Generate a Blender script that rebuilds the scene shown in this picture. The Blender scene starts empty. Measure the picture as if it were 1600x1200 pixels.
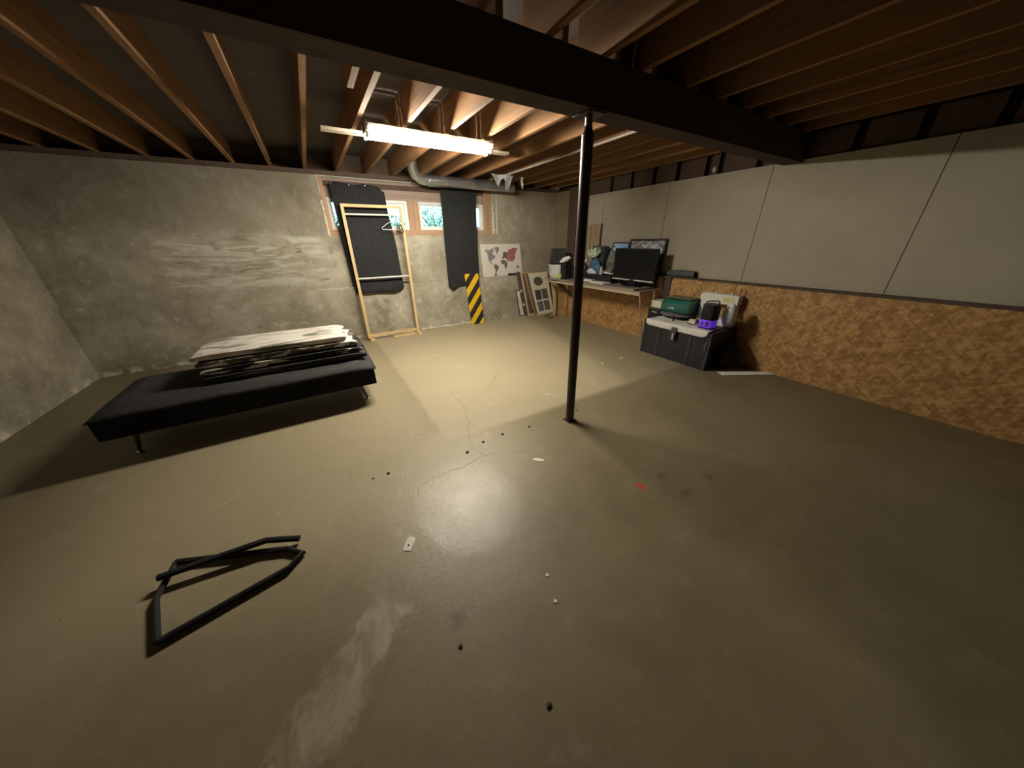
import bpy, bmesh, math, random
from math import pi, sin, cos, radians as rad
from mathutils import Vector as V, Matrix, Quaternion, noise
random.seed(7)
S = bpy.context.scene
COL = S.collection

# ---------------------------------------------------------------- camera, world, exposure
H = 1.5
PITCH, ROLL, YAW, FOC = 0.4368, -0.0129, 0.5404, 480.0
fw = V((sin(YAW) * cos(PITCH), cos(YAW) * cos(PITCH), -sin(PITCH)))
rt = V((cos(YAW), -sin(YAW), 0.0))
up = rt.cross(fw)
rt2 = rt * cos(ROLL) + up * sin(ROLL)
up2 = -rt * sin(ROLL) + up * cos(ROLL)
cam = bpy.data.cameras.new('camera')
cam.sensor_width = 36.0
cam.lens = 36.0 * FOC / 1600.0
cam.clip_start = 0.02
co = bpy.data.objects.new('camera', cam)
COL.objects.link(co)
m = Matrix((rt2, up2, -fw)).transposed().to_4x4()
m.translation = (0, 0, H)
co.matrix_world = m
S.camera = co
S.view_settings.view_transform = 'Standard'
S.view_settings.look = 'None'
S.view_settings.exposure = 0.0
S.view_settings.gamma = 1.0
S.view_settings.use_curve_mapping = False

W = bpy.data.worlds.new('daylight')
S.world = W
W.use_nodes = True
wn = W.node_tree.nodes
bg = wn['Background']
bg.inputs['Color'].default_value = (0.62, 0.93, 1.0, 1)      # bright overcast daylight, cool beside the lamp
bg.inputs['Strength'].default_value = 3.0

TUBE = 400.0        # radiance of the fluorescent tubes
TUBE_COLOR = (1.0, 0.93, 0.77)

# ---------------------------------------------------------------- materials
def srgb(r, g, b):
    f = lambda c: (c / 255 / 12.92) if c / 255 <= 0.04045 else ((c / 255 + 0.055) / 1.055) ** 2.4
    return (f(r), f(g), f(b))

class N:
    """small helper around a node tree"""
    def __init__(s, name):
        s.m = bpy.data.materials.new(name)
        s.m.use_nodes = True
        s.t = s.m.node_tree
        s.b = s.t.nodes['Principled BSDF']
        s.tc = s.t.nodes.new('ShaderNodeTexCoord')
    def n(s, kind, **kw):
        o = s.t.nodes.new(kind)
        for k, v in kw.items():
            setattr(o, k, v)
        return o
    def link(s, a, b):
        s.t.links.new(a, b)
    def set(s, sock, v):
        if isinstance(v, bpy.types.NodeSocket):
            s.link(v, sock)
        else:
            sock.default_value = v
    def math(s, op, a, b=0.0, c=0.0, clamp=False):
        o = s.n('ShaderNodeMath', operation=op, use_clamp=clamp)
        s.set(o.inputs[0], a); s.set(o.inputs[1], b); s.set(o.inputs[2], c)
        return o.outputs[0]
    def mapped(s, scale=(1, 1, 1), loc=(0, 0, 0), rot=(0, 0, 0), src='Object'):
        o = s.n('ShaderNodeMapping')
        s.link(s.tc.outputs[src], o.inputs[0])
        o.inputs['Scale'].default_value = scale
        o.inputs['Location'].default_value = loc
        o.inputs['Rotation'].default_value = rot
        return o.outputs[0]
    def noise(s, vec, scale, detail=4, rough=0.55, dist=0.0):
        o = s.n('ShaderNodeTexNoise')
        s.link(vec, o.inputs['Vector'])
        o.inputs['Scale'].default_value = scale
        o.inputs['Detail'].default_value = detail
        o.inputs['Roughness'].default_value = rough
        o.inputs['Distortion'].default_value = dist
        return o.outputs['Fac']
    def ramp(s, fac, stops):
        o = s.n('ShaderNodeValToRGB')
        s.link(fac, o.inputs[0])
        e = o.color_ramp.elements
        while len(e) < len(stops):
            e.new(0.5)
        for k, (p, c) in enumerate(stops):
            e[k].position = p
            e[k].color = (*c, 1) if len(c) == 3 else c
        return o.outputs[0]
    def mix(s, fac, a, b, blend='MIX'):
        o = s.n('ShaderNodeMix', data_type='RGBA', blend_type=blend)
        s.set(o.inputs[0], fac)
        s.set(o.inputs[6], (*a, 1) if isinstance(a, tuple) and len(a) == 3 else a)
        s.set(o.inputs[7], (*b, 1) if isinstance(b, tuple) and len(b) == 3 else b)
        return o.outputs[2]
    def smooth(s, v, lo, hi):
        o = s.n('ShaderNodeMapRange', interpolation_type='SMOOTHSTEP')
        s.set(o.inputs[0], v)
        o.inputs[1].default_value = lo
        o.inputs[2].default_value = hi
        return o.outputs[0]
    def bump(s, h, strength=0.2, dist=0.01):
        o = s.n('ShaderNodeBump')
        o.inputs['Strength'].default_value = strength
        o.inputs['Distance'].default_value = dist
        s.link(h, o.inputs['Height'])
        s.link(o.outputs[0], s.b.inputs['Normal'])
    def box(s, x, y, x0, x1, y0, y1, e):
        """soft mask of a rectangle"""
        a = s.math('MULTIPLY', s.smooth(x, x0 - e, x0 + e), s.smooth(x, x1 + e, x1 - e))
        b = s.math('MULTIPLY', s.smooth(y, y0 - e, y0 + e), s.smooth(y, y1 + e, y1 - e))
        return s.math('MULTIPLY', a, b)
    def xyz(s):
        o = s.n('ShaderNodeSeparateXYZ')
        s.link(s.tc.outputs['Object'], o.inputs[0])
        return o.outputs

MATS = {}
def plain(name, c, rough=0.7, metal=0.0, var=0.12, scale=14, bump=0.0, spec=0.5):
    """one colour broken up by a little procedural noise"""
    if name in MATS:
        return MATS[name]
    k = N(name)
    v = k.mapped()
    f = k.noise(v, scale)
    lo = tuple(x * (1 - var) for x in c); hi = tuple(min(1, x * (1 + var)) for x in c)
    k.set(k.b.inputs['Base Color'], k.ramp(f, [(0.3, lo), (0.7, hi)]))
    k.b.inputs['Roughness'].default_value = rough
    k.b.inputs['Metallic'].default_value = metal
    k.b.inputs['Specular IOR Level'].default_value = spec
    if bump:
        k.bump(k.noise(v, scale * 4), bump, 0.004)
    MATS[name] = k.m
    return k.m

def wood(name, a, b, axis='Y', rough=0.75, fine=22):
    if name in MATS:
        return MATS[name]
    k = N(name)
    sc = {'X': (0.6, fine, fine), 'Y': (fine, 0.6, fine), 'Z': (fine, fine, 0.6)}[axis]
    v = k.mapped(scale=sc)
    f = k.noise(v, 1.0, 5, 0.6, 0.6)
    big = k.noise(k.mapped(), 2.2, 2)
    c = k.ramp(f, [(0.28, a), (0.72, b)])
    k.set(k.b.inputs['Base Color'], k.mix(k.smooth(big, 0.35, 0.7), c, tuple(0.75 * x for x in b), 'MIX'))
    k.b.inputs['Roughness'].default_value = rough
    k.bump(f, 0.15, 0.003)
    MATS[name] = k.m
    return k.m

def emit(name, c, strength):
    k = N(name)
    k.b.inputs['Base Color'].default_value = (*c, 1)
    k.b.inputs['Emission Color'].default_value = (*c, 1)
    k.b.inputs['Emission Strength'].default_value = strength
    return k.m

def floor_material():
    k = N('concrete_floor')
    x, y, z = k.xyz()
    v = k.mapped()
    n1 = k.noise(v, 1.1, 5, 0.6, 0.4)
    n2 = k.noise(v, 6.0, 6, 0.65)
    n3 = k.noise(v, 60.0, 3, 0.6)
    base = k.ramp(n1, [(0.3, (0.146, 0.116, 0.066)), (0.5, (0.178, 0.145, 0.084)), (0.72, (0.210, 0.174, 0.105))])
    base = k.mix(k.math('MULTIPLY', k.smooth(n2, 0.52, 0.72), 0.25), base, (0.32, 0.27, 0.19))
    base = k.mix(k.math('MULTIPLY', k.smooth(n2, 0.47, 0.30), 0.30), base, (0.13, 0.10, 0.068))
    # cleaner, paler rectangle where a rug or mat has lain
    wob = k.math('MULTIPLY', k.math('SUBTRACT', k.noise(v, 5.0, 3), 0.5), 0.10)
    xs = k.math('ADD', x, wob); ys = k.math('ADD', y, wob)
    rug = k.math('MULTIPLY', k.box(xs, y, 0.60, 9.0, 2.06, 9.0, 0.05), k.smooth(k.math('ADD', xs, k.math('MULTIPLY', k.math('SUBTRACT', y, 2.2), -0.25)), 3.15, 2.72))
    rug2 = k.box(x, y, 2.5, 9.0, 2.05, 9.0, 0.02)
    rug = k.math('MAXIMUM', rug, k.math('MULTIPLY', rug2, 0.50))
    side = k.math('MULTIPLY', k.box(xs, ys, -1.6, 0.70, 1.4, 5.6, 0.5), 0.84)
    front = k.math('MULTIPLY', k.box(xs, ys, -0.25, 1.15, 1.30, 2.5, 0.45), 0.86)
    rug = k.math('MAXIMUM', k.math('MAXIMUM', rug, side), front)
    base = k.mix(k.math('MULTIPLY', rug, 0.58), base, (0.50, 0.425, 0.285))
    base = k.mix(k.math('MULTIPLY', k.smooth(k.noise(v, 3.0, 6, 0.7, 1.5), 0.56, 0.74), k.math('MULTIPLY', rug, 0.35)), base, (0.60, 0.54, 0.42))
    # long pale dried smear of mortar towards the camera
    t = k.math('ADD', k.math('MULTIPLY', x, 0.75), k.math('MULTIPLY', y, 0.66))      # along
    u = k.math('SUBTRACT', k.math('MULTIPLY', y, 0.75), k.math('MULTIPLY', x, 0.66)) # across
    un = k.math('ADD', u, k.math('MULTIPLY', k.math('SUBTRACT', k.noise(v, 9.0, 5, 0.7), 0.5), 0.22))
    smear = k.box(un, t, 0.69, 0.88, 0.10, 0.66, 0.025)
    streak = k.noise(k.mapped(scale=(3.2, 1.3, 1), rot=(0, 0, rad(-48))), 2.2, 6, 0.66, 0.9)
    base = k.mix(k.math('MULTIPLY', k.math('MULTIPLY', smear, 0.75), k.smooth(streak, 0.30, 0.68)), base, (0.42, 0.36, 0.28))
    # red paint mark
    w2 = k.math('MULTIPLY', k.math('SUBTRACT', k.noise(v, 26.0, 4, .65), 0.5), 0.09)
    w3 = k.math('MULTIPLY', k.math('SUBTRACT', k.noise(k.mapped(loc=(7, 3, 0)), 26.0, 4, .65), 0.5), 0.09)
    rm = k.box(k.math('ADD', x, w2), k.math('ADD', y, w3), 1.515, 1.565, 0.88, 0.935, 0.008)
    base = k.mix(rm, base, (0.36, 0.06, 0.03))
    for (cx, cy, w, h) in ((1.76, 0.90, 0.05, 0.012), (1.75, 0.715, 0.05, 0.015), (2.01, 0.72, 0.02, 0.03), (0.16, 0.71, 0.012, 0.02), (0.19, 0.80, 0.03, 0.03)):
        mk = k.box(k.math('ADD', x, w2), k.math('ADD', y, w3), cx - w, cx + w, cy - h, cy + h, 0.02)
        base = k.mix(k.math('MULTIPLY', mk, 0.6), base, (0.07, 0.045, 0.03))
    # small dark pits
    pits = k.smooth(k.noise(v, 34.0, 2, 0.5), 0.73, 0.78)
    base = k.mix(k.math('MULTIPLY', pits, 0.6), base, (0.09, 0.07, 0.05))
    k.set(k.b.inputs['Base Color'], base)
    # floor worn smooth in front of the crack
    dx = k.math('DIVIDE', k.math('SUBTRACT', xs, 0.50), 0.34); dy = k.math('DIVIDE', k.math('SUBTRACT', ys, 1.42), 0.42)
    worn = k.smooth(k.math('ADD', k.math('MULTIPLY', dx, dx), k.math('MULTIPLY', dy, dy)), 1.05, 0.80)
    k.set(k.b.inputs['Roughness'], k.math('ADD', k.math('SUBTRACT', 0.38, k.math('MULTIPLY', worn, 0.075)), k.math('MULTIPLY', n2, 0.18)))
    k.b.inputs['Specular IOR Level'].default_value = 0.38
    hh = k.math('ADD', k.math('MULTIPLY', n2, 0.6), k.math('MULTIPLY', k.noise(v, 30.0, 4, 0.65), 0.45))
    k.bump(hh, 0.22, 0.012)
    return k.m

def concrete_wall_material():
    k = N('old_concrete')
    x, y, z = k.xyz()
    v = k.mapped()
    n1 = k.noise(v, 1.6, 6, 0.62, 0.5)
    n2 = k.noise(v, 9.0, 6, 0.68)
    base = k.ramp(n1, [(0.30, (0.21, 0.185, 0.135)), (0.5, (0.345, 0.312, 0.240)), (0.70, (0.47, 0.435, 0.355))])
    base = k.mix(k.math('MULTIPLY', k.smooth(n2, 0.53, 0.72), 0.55), base, (0.56, 0.54, 0.47))
    base = k.mix(k.math('MULTIPLY', k.smooth(n2, 0.44, 0.26), 0.5), base, (0.15, 0.125, 0.09))
    # efflorescence streaks at the left, and horizontal form marks
    h = k.noise(k.mapped(scale=(1.2, 1, 7.0)), 1.5, 5, 0.6, 1.2)
    left = k.box(x, z, -1.6, 0.18, 0.95, 1.62, 0.06)
    base = k.mix(k.math('MULTIPLY', left, k.smooth(h, 0.46, 0.62)), base, (0.50, 0.48, 0.41))
    base = k.mix(k.math('MULTIPLY', left, k.smooth(h, 0.40, 0.28)), base, (0.20, 0.15, 0.11))
    # damp dark blotch low behind the rack
    wob = k.math('MULTIPLY', k.math('SUBTRACT', k.noise(v, 12.0, 4, 0.7), 0.5), 0.3)
    st = k.box(k.math('ADD', x, wob), k.math('ADD', z, wob), 0.70, 0.98, 0.04, 0.62, 0.04)
    base = k.mix(k.math('MULTIPLY', st, k.math('MULTIPLY', k.smooth(k.noise(v, 11.0, 6, .7), 0.30, 0.70), 0.8)), base, (0.14, 0.11, 0.08))
    # browner right corner
    base = k.mix(k.math('MULTIPLY', k.smooth(x, 3.2, 4.1), 0.35), base, (0.26, 0.18, 0.11))
    # darker, browner tone top left of the window
    base = k.mix(k.math('MULTIPLY', k.box(k.math('ADD', x, wob), k.math('ADD', z, wob), -3.0, 0.26, 1.62, 2.5, 0.12), 0.5), base, (0.15, 0.125, 0.09))
    # white salts where wall meets floor
    salt = k.math('MULTIPLY', k.smooth(z, 0.10, 0.02), k.smooth(k.noise(v, 7.0, 4), 0.48, 0.6))
    base = k.mix(k.math('MULTIPLY', salt, 0.8), base, (0.66, 0.62, 0.52))
    k.set(k.b.inputs['Base Color'], base)
    k.b.inputs['Roughness'].default_value = 0.92
    k.b.inputs['Specular IOR Level'].default_value = 0.2
    k.bump(k.math('ADD', n2, k.math('MULTIPLY', n1, 0.7)), 0.5, 0.02)
    return k.m

def osb_material():
    k = N('strand_board')
    def flakes(rot, seed):
        o = k.n('ShaderNodeTexVoronoi')
        mp2 = k.n('ShaderNodeMapping'); mp2.inputs['Scale'].default_value = (1, 11, 42)
        k.link(k.mapped(rot=(rot, 0, 0), loc=(0, seed, 0)), mp2.inputs[0]); k.link(mp2.outputs[0], o.inputs['Vector'])
        o.inputs['Scale'].default_value = 1.0
        return o.outputs['Color']
    def toval(c):
        o = k.n('ShaderNodeSeparateColor'); k.link(c, o.inputs[0]); return o.outputs[0]
    a = toval(flakes(0.5, 0)); b = toval(flakes(-0.7, 3)); c = toval(flakes(1.4, 9))
    f = k.math('MULTIPLY', k.math('ADD', k.math('ADD', a, b), c), 0.333)
    col = k.ramp(f, [(0.22, (0.27, 0.135, 0.042)), (0.5, (0.40, 0.215, 0.072)), (0.78, (0.54, 0.33, 0.13))])
    k.set(k.b.inputs['Base Color'], col)
    k.b.inputs['Roughness'].default_value = 0.6
    k.bump(f, 0.2, 0.004)
    return k.m

def striped(name, stops, axis, scale, rough=0.9):
    k = N(name)
    rot = {'X': (0, 0, 0), 'Y': (0, 0, rad(90)), 'Z': (0, rad(90), 0)}[axis]
    o = k.n('ShaderNodeTexWave', wave_type='BANDS', bands_direction='X')
    k.link(k.mapped(rot=rot), o.inputs['Vector'])
    o.inputs['Scale'].default_value = scale
    o.inputs['Distortion'].default_value = 1.5
    o.inputs['Detail'].default_value = 1
    c = k.ramp(o.outputs['Fac'], stops)
    k.set(k.b.inputs['Base Color'], c)
    k.b.inputs['Roughness'].default_value = rough
    k.bump(k.noise(k.mapped(), 120, 2), 0.15, 0.002)
    return k.m

M_FLOOR = floor_material()
M_CONC = concrete_wall_material()
M_OSB = osb_material()
M_JOIST = wood('joist_wood', (0.13, 0.060, 0.022), (0.32, 0.155, 0.055), 'Y', 0.85)
M_BEAM = wood('beam_wood', (0.028, 0.018, 0.014), (0.060, 0.036, 0.026), 'X', 0.9)
M_DECK = wood('deck_wood', (0.060, 0.048, 0.042), (0.11, 0.088, 0.075), 'X', 0.9, 9)
M_BUCK = wood('window_buck_wood', (0.30, 0.17, 0.10), (0.50, 0.32, 0.20), 'X', 0.8)
M_BUCKV = wood('window_buck_wood_upright', (0.30, 0.17, 0.10), (0.50, 0.32, 0.20), 'Z', 0.8)
M_PINE = wood('pine', (0.60, 0.38, 0.16), (0.80, 0.57, 0.29), 'Z', 0.6)
M_PINEX = wood('pine_cross', (0.60, 0.38, 0.16), (0.80, 0.57, 0.29), 'X', 0.6)
M_DRYWALL = plain('drywall', (0.40, 0.36, 0.285), 0.9, var=0.05, scale=3, bump=0.04, spec=0.2)
M_DARKWOOD = wood('dark_framing', (0.055, 0.034, 0.024), (0.12, 0.075, 0.05), 'Z', 0.85)
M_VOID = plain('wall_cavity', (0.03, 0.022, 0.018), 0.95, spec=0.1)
M_BLACKCLOTH = plain('black_cloth', (0.022, 0.022, 0.024), 0.9, var=0.25, scale=30, bump=0.1, spec=0.15)
M_VINYL = plain('white_vinyl', (0.70, 0.70, 0.68), 0.45, var=0.04)
M_WHITE = plain('white_plastic', (0.72, 0.70, 0.64), 0.5, var=0.05)
M_PAPER = plain('paper', (0.74, 0.72, 0.66), 0.85, var=0.05)
M_METAL = plain('galvanised', (0.55, 0.56, 0.58), 0.32, 0.9, var=0.12, scale=9)
M_CHROME = plain('bright_steel', (0.75, 0.75, 0.76), 0.25, 1.0, var=0.05)
M_BLACK = plain('black_plastic', (0.007, 0.007, 0.0075), 0.45, var=0.2, spec=0.3)
M_BLACKM = plain('black_matt', (0.016, 0.015, 0.016), 0.8, var=0.25, spec=0.25)
M_POST = plain('post_paint', (0.030, 0.017, 0.016), 0.38, var=0.3, scale=8)

# ---------------------------------------------------------------- mesh helpers
class MB:
    def __init__(s):
        s.bm = bmesh.new()
    def _add(s, verts, faces):
        vs = [s.bm.verts.new(v) for v in verts]
        for f in faces:
            try:
                s.bm.faces.new([vs[i] for i in f])
            except ValueError:
                pass
        return vs
    def box(s, x0, x1, y0, y1, z0, z1):
        return s.hexa([(x0, y0, z0), (x1, y0, z0), (x1, y1, z0), (x0, y1, z0)], [(x0, y0, z1), (x1, y0, z1), (x1, y1, z1), (x0, y1, z1)])
    def hexa(s, a, b):
        """prism between two matching outlines"""
        n = len(a)
        fs = [tuple(range(n))[::-1], tuple(range(n, 2 * n))]
        fs += [(i, (i + 1) % n, n + (i + 1) % n, n + i) for i in range(n)]
        return s._add(list(a) + list(b), fs)
    def obox(s, c, size, rot):
        """box centred at c with rotation matrix rot"""
        hx, hy, hz = (q / 2 for q in size)
        P = lambda x, y, z: tuple(V(c) + rot @ V((x, y, z)))
        return s.hexa([P(-hx, -hy, -hz), P(hx, -hy, -hz), P(hx, hy, -hz), P(-hx, hy, -hz)], [P(-hx, -hy, hz), P(hx, -hy, hz), P(hx, hy, hz), P(-hx, hy, hz)])
    def tube(s, path, r, n=10, cap=True, closed=False):
        P = [V(p) for p in path]
        R = r if isinstance(r, (list, tuple)) else [r] * len(P)
        rings = []
        ref = None
        for i, p in enumerate(P):
            if closed:
                d = (P[(i + 1) % len(P)] - P[i - 1]).normalized()
            else:
                d = (P[min(i + 1, len(P) - 1)] - P[max(i - 1, 0)]).normalized()
            if ref is None:
                ref = d.orthogonal().normalized()
            ref = (ref - d * ref.dot(d)).normalized()
            q = d.cross(ref)
            rings.append([s.bm.verts.new(p + (ref * cos(2 * pi * k / n) + q * sin(2 * pi * k / n)) * R[i]) for k in range(n)])
        m = len(rings)
        for i in range(m if closed else m - 1):
            a, b = rings[i], rings[(i + 1) % m]
            for k in range(n):
                s.bm.faces.new((a[k], a[(k + 1) % n], b[(k + 1) % n], b[k]))
        if cap and not closed:
            s.bm.faces.new(rings[0][::-1]); s.bm.faces.new(rings[-1])
    def lathe(s, prof, c=(0, 0, 0), n=20, sx=1.0, sy=1.0):
        """profile of (radius, height) turned about a vertical axis"""
        rings = [[s.bm.verts.new((c[0] + max(r, 1e-4) * cos(2 * pi * k / n) * sx, c[1] + max(r, 1e-4) * sin(2 * pi * k / n) * sy, c[2] + z)) for k in range(n)] for r, z in prof]
        for a, b in zip(rings, rings[1:]):
            for k in range(n):
                s.bm.faces.new((a[k], a[(k + 1) % n], b[(k + 1) % n], b[k]))
        s.bm.faces.new(rings[0][::-1]); s.bm.faces.new(rings[-1])
    def grid(s, f, nu, nv, thick=0.0):
        """sheet of f(u, v), u and v in 0..1; with thick > 0 it is closed behind along its normal"""
        g = [[V(f(i / nu, j / nv)) for j in range(nv + 1)] for i in range(nu + 1)]
        A = [[s.bm.verts.new(p) for p in r] for r in g]
        for i in range(nu):
            for j in range(nv):
                s.bm.faces.new((A[i][j], A[i + 1][j], A[i + 1][j + 1], A[i][j + 1]))
        if thick:
            def nrm(i, j):
                a = g[min(i + 1, nu)][j] - g[max(i - 1, 0)][j]; b = g[i][min(j + 1, nv)] - g[i][max(j - 1, 0)]
                q = a.cross(b)
                return q.normalized() if q.length > 1e-9 else V((0, 0, 1))
            B = [[s.bm.verts.new(g[i][j] - nrm(i, j) * thick) for j in range(nv + 1)] for i in range(nu + 1)]
            for i in range(nu):
                for j in range(nv):
                    s.bm.faces.new((B[i][j + 1], B[i + 1][j + 1], B[i + 1][j], B[i][j]))
            for i in range(nu):
                s.bm.faces.new((A[i + 1][0], A[i][0], B[i][0], B[i + 1][0])); s.bm.faces.new((A[i][nv], A[i + 1][nv], B[i + 1][nv], B[i][nv]))
            for j in range(nv):
                s.bm.faces.new((A[0][j], A[0][j + 1], B[0][j + 1], B[0][j])); s.bm.faces.new((A[nu][j + 1], A[nu][j], B[nu][j], B[nu][j + 1]))
    def poly(s, pts, d):
        """flat outline given thickness by offset vector d"""
        s.hexa([tuple(p) for p in pts], [tuple(V(p) + V(d)) for p in pts])
    def blob(s, c, r, seed=0, amp=0.25, sub=3, freq=1.6):
        """crumpled rounded lump, r = radii"""
        t = bmesh.new()
        bmesh.ops.create_icosphere(t, subdivisions=sub, radius=1.0)
        mp = {}
        for v in t.verts:
            n = noise.noise(v.co * freq + V((seed * 3.1, seed * 1.7, seed))) + 0.5 * noise.noise(v.co * freq * 2.7 + V((seed, 0, seed * 5)))
            q = v.co * (1 + amp * n)
            mp[v] = s.bm.verts.new((c[0] + q.x * r[0], c[1] + q.y * r[1], c[2] + q.z * r[2]))
        for f in t.faces:
            s.bm.faces.new([mp[v] for v in f.verts])
        t.free()
    def bevel(s, w, seg=2):
        bmesh.ops.bevel(s.bm, geom=[e for e in s.bm.edges if len(e.link_faces) == 2 and e.calc_face_angle(0) > 0.5], offset=w, segments=seg, affect='EDGES', profile=0.6, clamp_overlap=True)
        return s
    def build(s, name, mat, parent=None, smooth=False):
        bmesh.ops.recalc_face_normals(s.bm, faces=s.bm.faces)
        me = bpy.data.meshes.new(name)
        s.bm.to_mesh(me); s.bm.free()
        me.materials.append(mat)
        if smooth:
            me.polygons.foreach_set('use_smooth', [True] * len(me.polygons))
            if smooth != 'all':
                me.set_sharp_from_angle(angle=rad(40))
        o = bpy.data.objects.new(name, me)
        COL.objects.link(o)
        if parent is not None:
            o.parent = parent
            if parent.type == 'EMPTY' or any(abs(q) > 1e-9 for q in parent.location):
                o.matrix_parent_inverse = base_matrix(parent).inverted()
        return o

def base_matrix(o):
    mt = Matrix.LocRotScale(o.location, o.rotation_euler, o.scale)
    return (base_matrix(o.parent) @ o.matrix_parent_inverse @ mt) if o.parent else mt

def tag(o, label, cat, group=None, kind=None):
    o['label'] = label; o['category'] = cat
    if group: o['group'] = group
    if kind: o['kind'] = kind
    return o
def thing(name, label, cat, loc, group=None):
    o = bpy.data.objects.new(name, None)
    o.empty_display_size = 0.05
    o.location = loc
    COL.objects.link(o)
    return tag(o, label, cat, group)
def struct(o):
    o['kind'] = 'structure'
    return o
def bx(name, mat, parent, *b, bev=0.0, smooth=False):
    q = MB(); q.box(*b)
    if bev: q.bevel(bev)
    return q.build(name, mat, parent, smooth)
def copy_part(o, parent, delta=(0, 0, 0)):
    c = o.copy(); COL.objects.link(c); c.parent = parent
    c.location = V(o.location) + V(delta)
    return c
RX = lambda a: Matrix.Rotation(a, 3, 'X')
RY = lambda a: Matrix.Rotation(a, 3, 'Y')
RZ = lambda a: Matrix.Rotation(a, 3, 'Z')

# ================================================================ THE SETTING
YW, YL, LEDGE = 5.75, 5.70, 0.85          # far wall, its thicker foot, top of the foot
XD, XO = 4.53, 4.44                        # plasterboard face, strand board face
XL, YF = -2.60, -2.90                      # left wall, wall behind the camera
ZW, ZJ, ZD = 2.36, 2.42, 2.655             # wall top, joist underside, deck underside

flo = struct(bx('floor', M_FLOOR, None, XL - .2, 4.8, YF - .2, YW + .25, -0.15, 0.0))
M_CRACK = plain('crack_dirt', (0.19, 0.15, 0.10), 0.95, var=0.3, scale=40)
def crack(pts, w):
    q = MB(); P = []
    for (x0, y0), (x1, y1) in zip(pts, pts[1:]):
        for k in range(6):
            P.append((x0 + (x1 - x0) * k / 6 + random.uniform(-.012, .012), y0 + (y1 - y0) * k / 6 + random.uniform(-.012, .012)))
    P.append(pts[-1])
    L = []; R = []
    for i, p in enumerate(P):
        a = V(P[max(i - 1, 0)]); b = V(P[min(i + 1, len(P) - 1)])
        d = (b - a).normalized(); n = V((-d.y, d.x)) * w * random.uniform(.4, 1.1) / 2
        L.append((p[0] + n.x, p[1] + n.y, 0.0006)); R.append((p[0] - n.x, p[1] - n.y, 0.0006))
    for i in range(len(P) - 1):
        q._add([L[i], L[i + 1], R[i + 1], R[i]], [(0, 1, 2, 3)])
    q.build('crack', M_CRACK, flo)
crack([(.235, 1.62), (.29, 1.70), (.49, 1.735), (.63, 1.725), (.79, 1.76), (.98, 1.70), (1.16, 1.56)], .005)
crack([(.79, 1.76), (.745, 1.90), (.80, 2.06), (.89, 2.26), (.97, 2.56), (.98, 3.03)], .004)
crack([(.97, 2.56), (1.25, 2.72), (1.48, 2.90), (1.75, 3.25)], .004)
crack([(1.16, 1.56), (1.5, 1.50)], .004)

# far wall: thicker foot, concrete around the window opening, sill plate on top
wb = struct(bx('wall_back', M_CONC, None, XL, 4.80, YL, YW + .2, 0, LEDGE, bev=.006))
OX0, OX1, OZ0 = 0.33, 3.05, 1.60
bx('concrete', M_CONC, wb, XL, 4.80, YW, YW + .2, LEDGE, OZ0)
bx('concrete', M_CONC, wb, XL, OX0, YW, YW + .2, OZ0, ZW)
bx('concrete', M_CONC, wb, OX1, 4.80, YW, YW + .2, OZ0, ZW)
bx('sill_plate', M_DARKWOOD, wb, XL, 4.80, YW + .02, YW + .16, ZW, ZJ)
bx('rim_board', M_DARKWOOD, wb, XL, 4.80, YW + .16, YW + .2, ZW, ZD)
def rough_lip(x, z0, z1, w):      # broken mortar lip beside the window opening
    q = MB(); n = 16
    for k in range(n):
        a = z0 + (z1 - z0) * k / n; b = z0 + (z1 - z0) * (k + 1) / n
        ww = w * random.uniform(.5, 1.2); d = random.uniform(.004, .018)
        q.box(x - ww / 2, x + ww / 2, YW - d, YW + .01, a, b)
    return q.bevel(.003, 1).build('mortar_lip', M_SALT, wb)
M_SALT = plain('mortar_salts', (0.58, 0.54, 0.46), 0.95, var=0.3, scale=30, bump=0.4)
rough_lip(OX0 - .015, 1.60, 2.05, .03)
rough_lip(OX1 + .03, 1.62, 2.10, .05)
rough_lip(OX1 + .11, 1.62, 2.28, .035)
q = MB()
for k in range(26):
    x = 1.5 + k * .045
    q.blob((x, YL - .002, .012), (.035, .022, random.uniform(.008, .024)), k, .3, 1)
q.build('salt_crust', M_SALT, wb, True)['kind'] = 'stuff'
q = MB()                                        # form seam marks proud of the concrete at the top of the foot
for x0, x1, zz in ((-.02, .42, .852), (.42, .62, .845)):
    q.box(x0, x1, YL - .006, YL + .004, zz - .006, zz + .004)
q.build('form_seam', M_SALT, wb)

# timber around the window units
t1 = struct(bx('trim_1', M_BUCK, None, OX0, OX1, YW - .005, YW + .16, OZ0, OZ0 + .038, bev=.003))     # sill
bx('sill_board', M_BUCK, t1, OX0, OX1, YW + .015, YW + .15, OZ0 + .038, 1.682)
t2 = struct(bx('trim_2', M_BUCKV, None, OX0, .385, YW + .005, YW + .16, 1.682, ZW, bev=.003))
t3 = struct(bx('trim_3', M_BUCKV, None, 1.53, 1.618, YW + .02, YW + .16, 1.682, 2.10, bev=.003))
bx('mullion_board', M_BUCKV, t3, 1.622, 1.71, YW + .024, YW + .16, 1.682, 2.10, bev=.003)
t4 = struct(bx('trim_4', M_BUCKV, None, 2.90, OX1, YW + .005, YW + .16, 1.682, ZW, bev=.003))
t5 = struct(bx('trim_5', wood('header_wood', (0.26, 0.18, 0.14), (0.40, 0.30, 0.25), 'X'), None, .385, 2.90, YW + .03, YW + .16, 2.10, ZW, bev=.003))
bx('header_board', M_DARKWOOD, t5, .385, 2.90, YW + .005, YW + .03, 2.235, 2.30, bev=.003)

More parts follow.
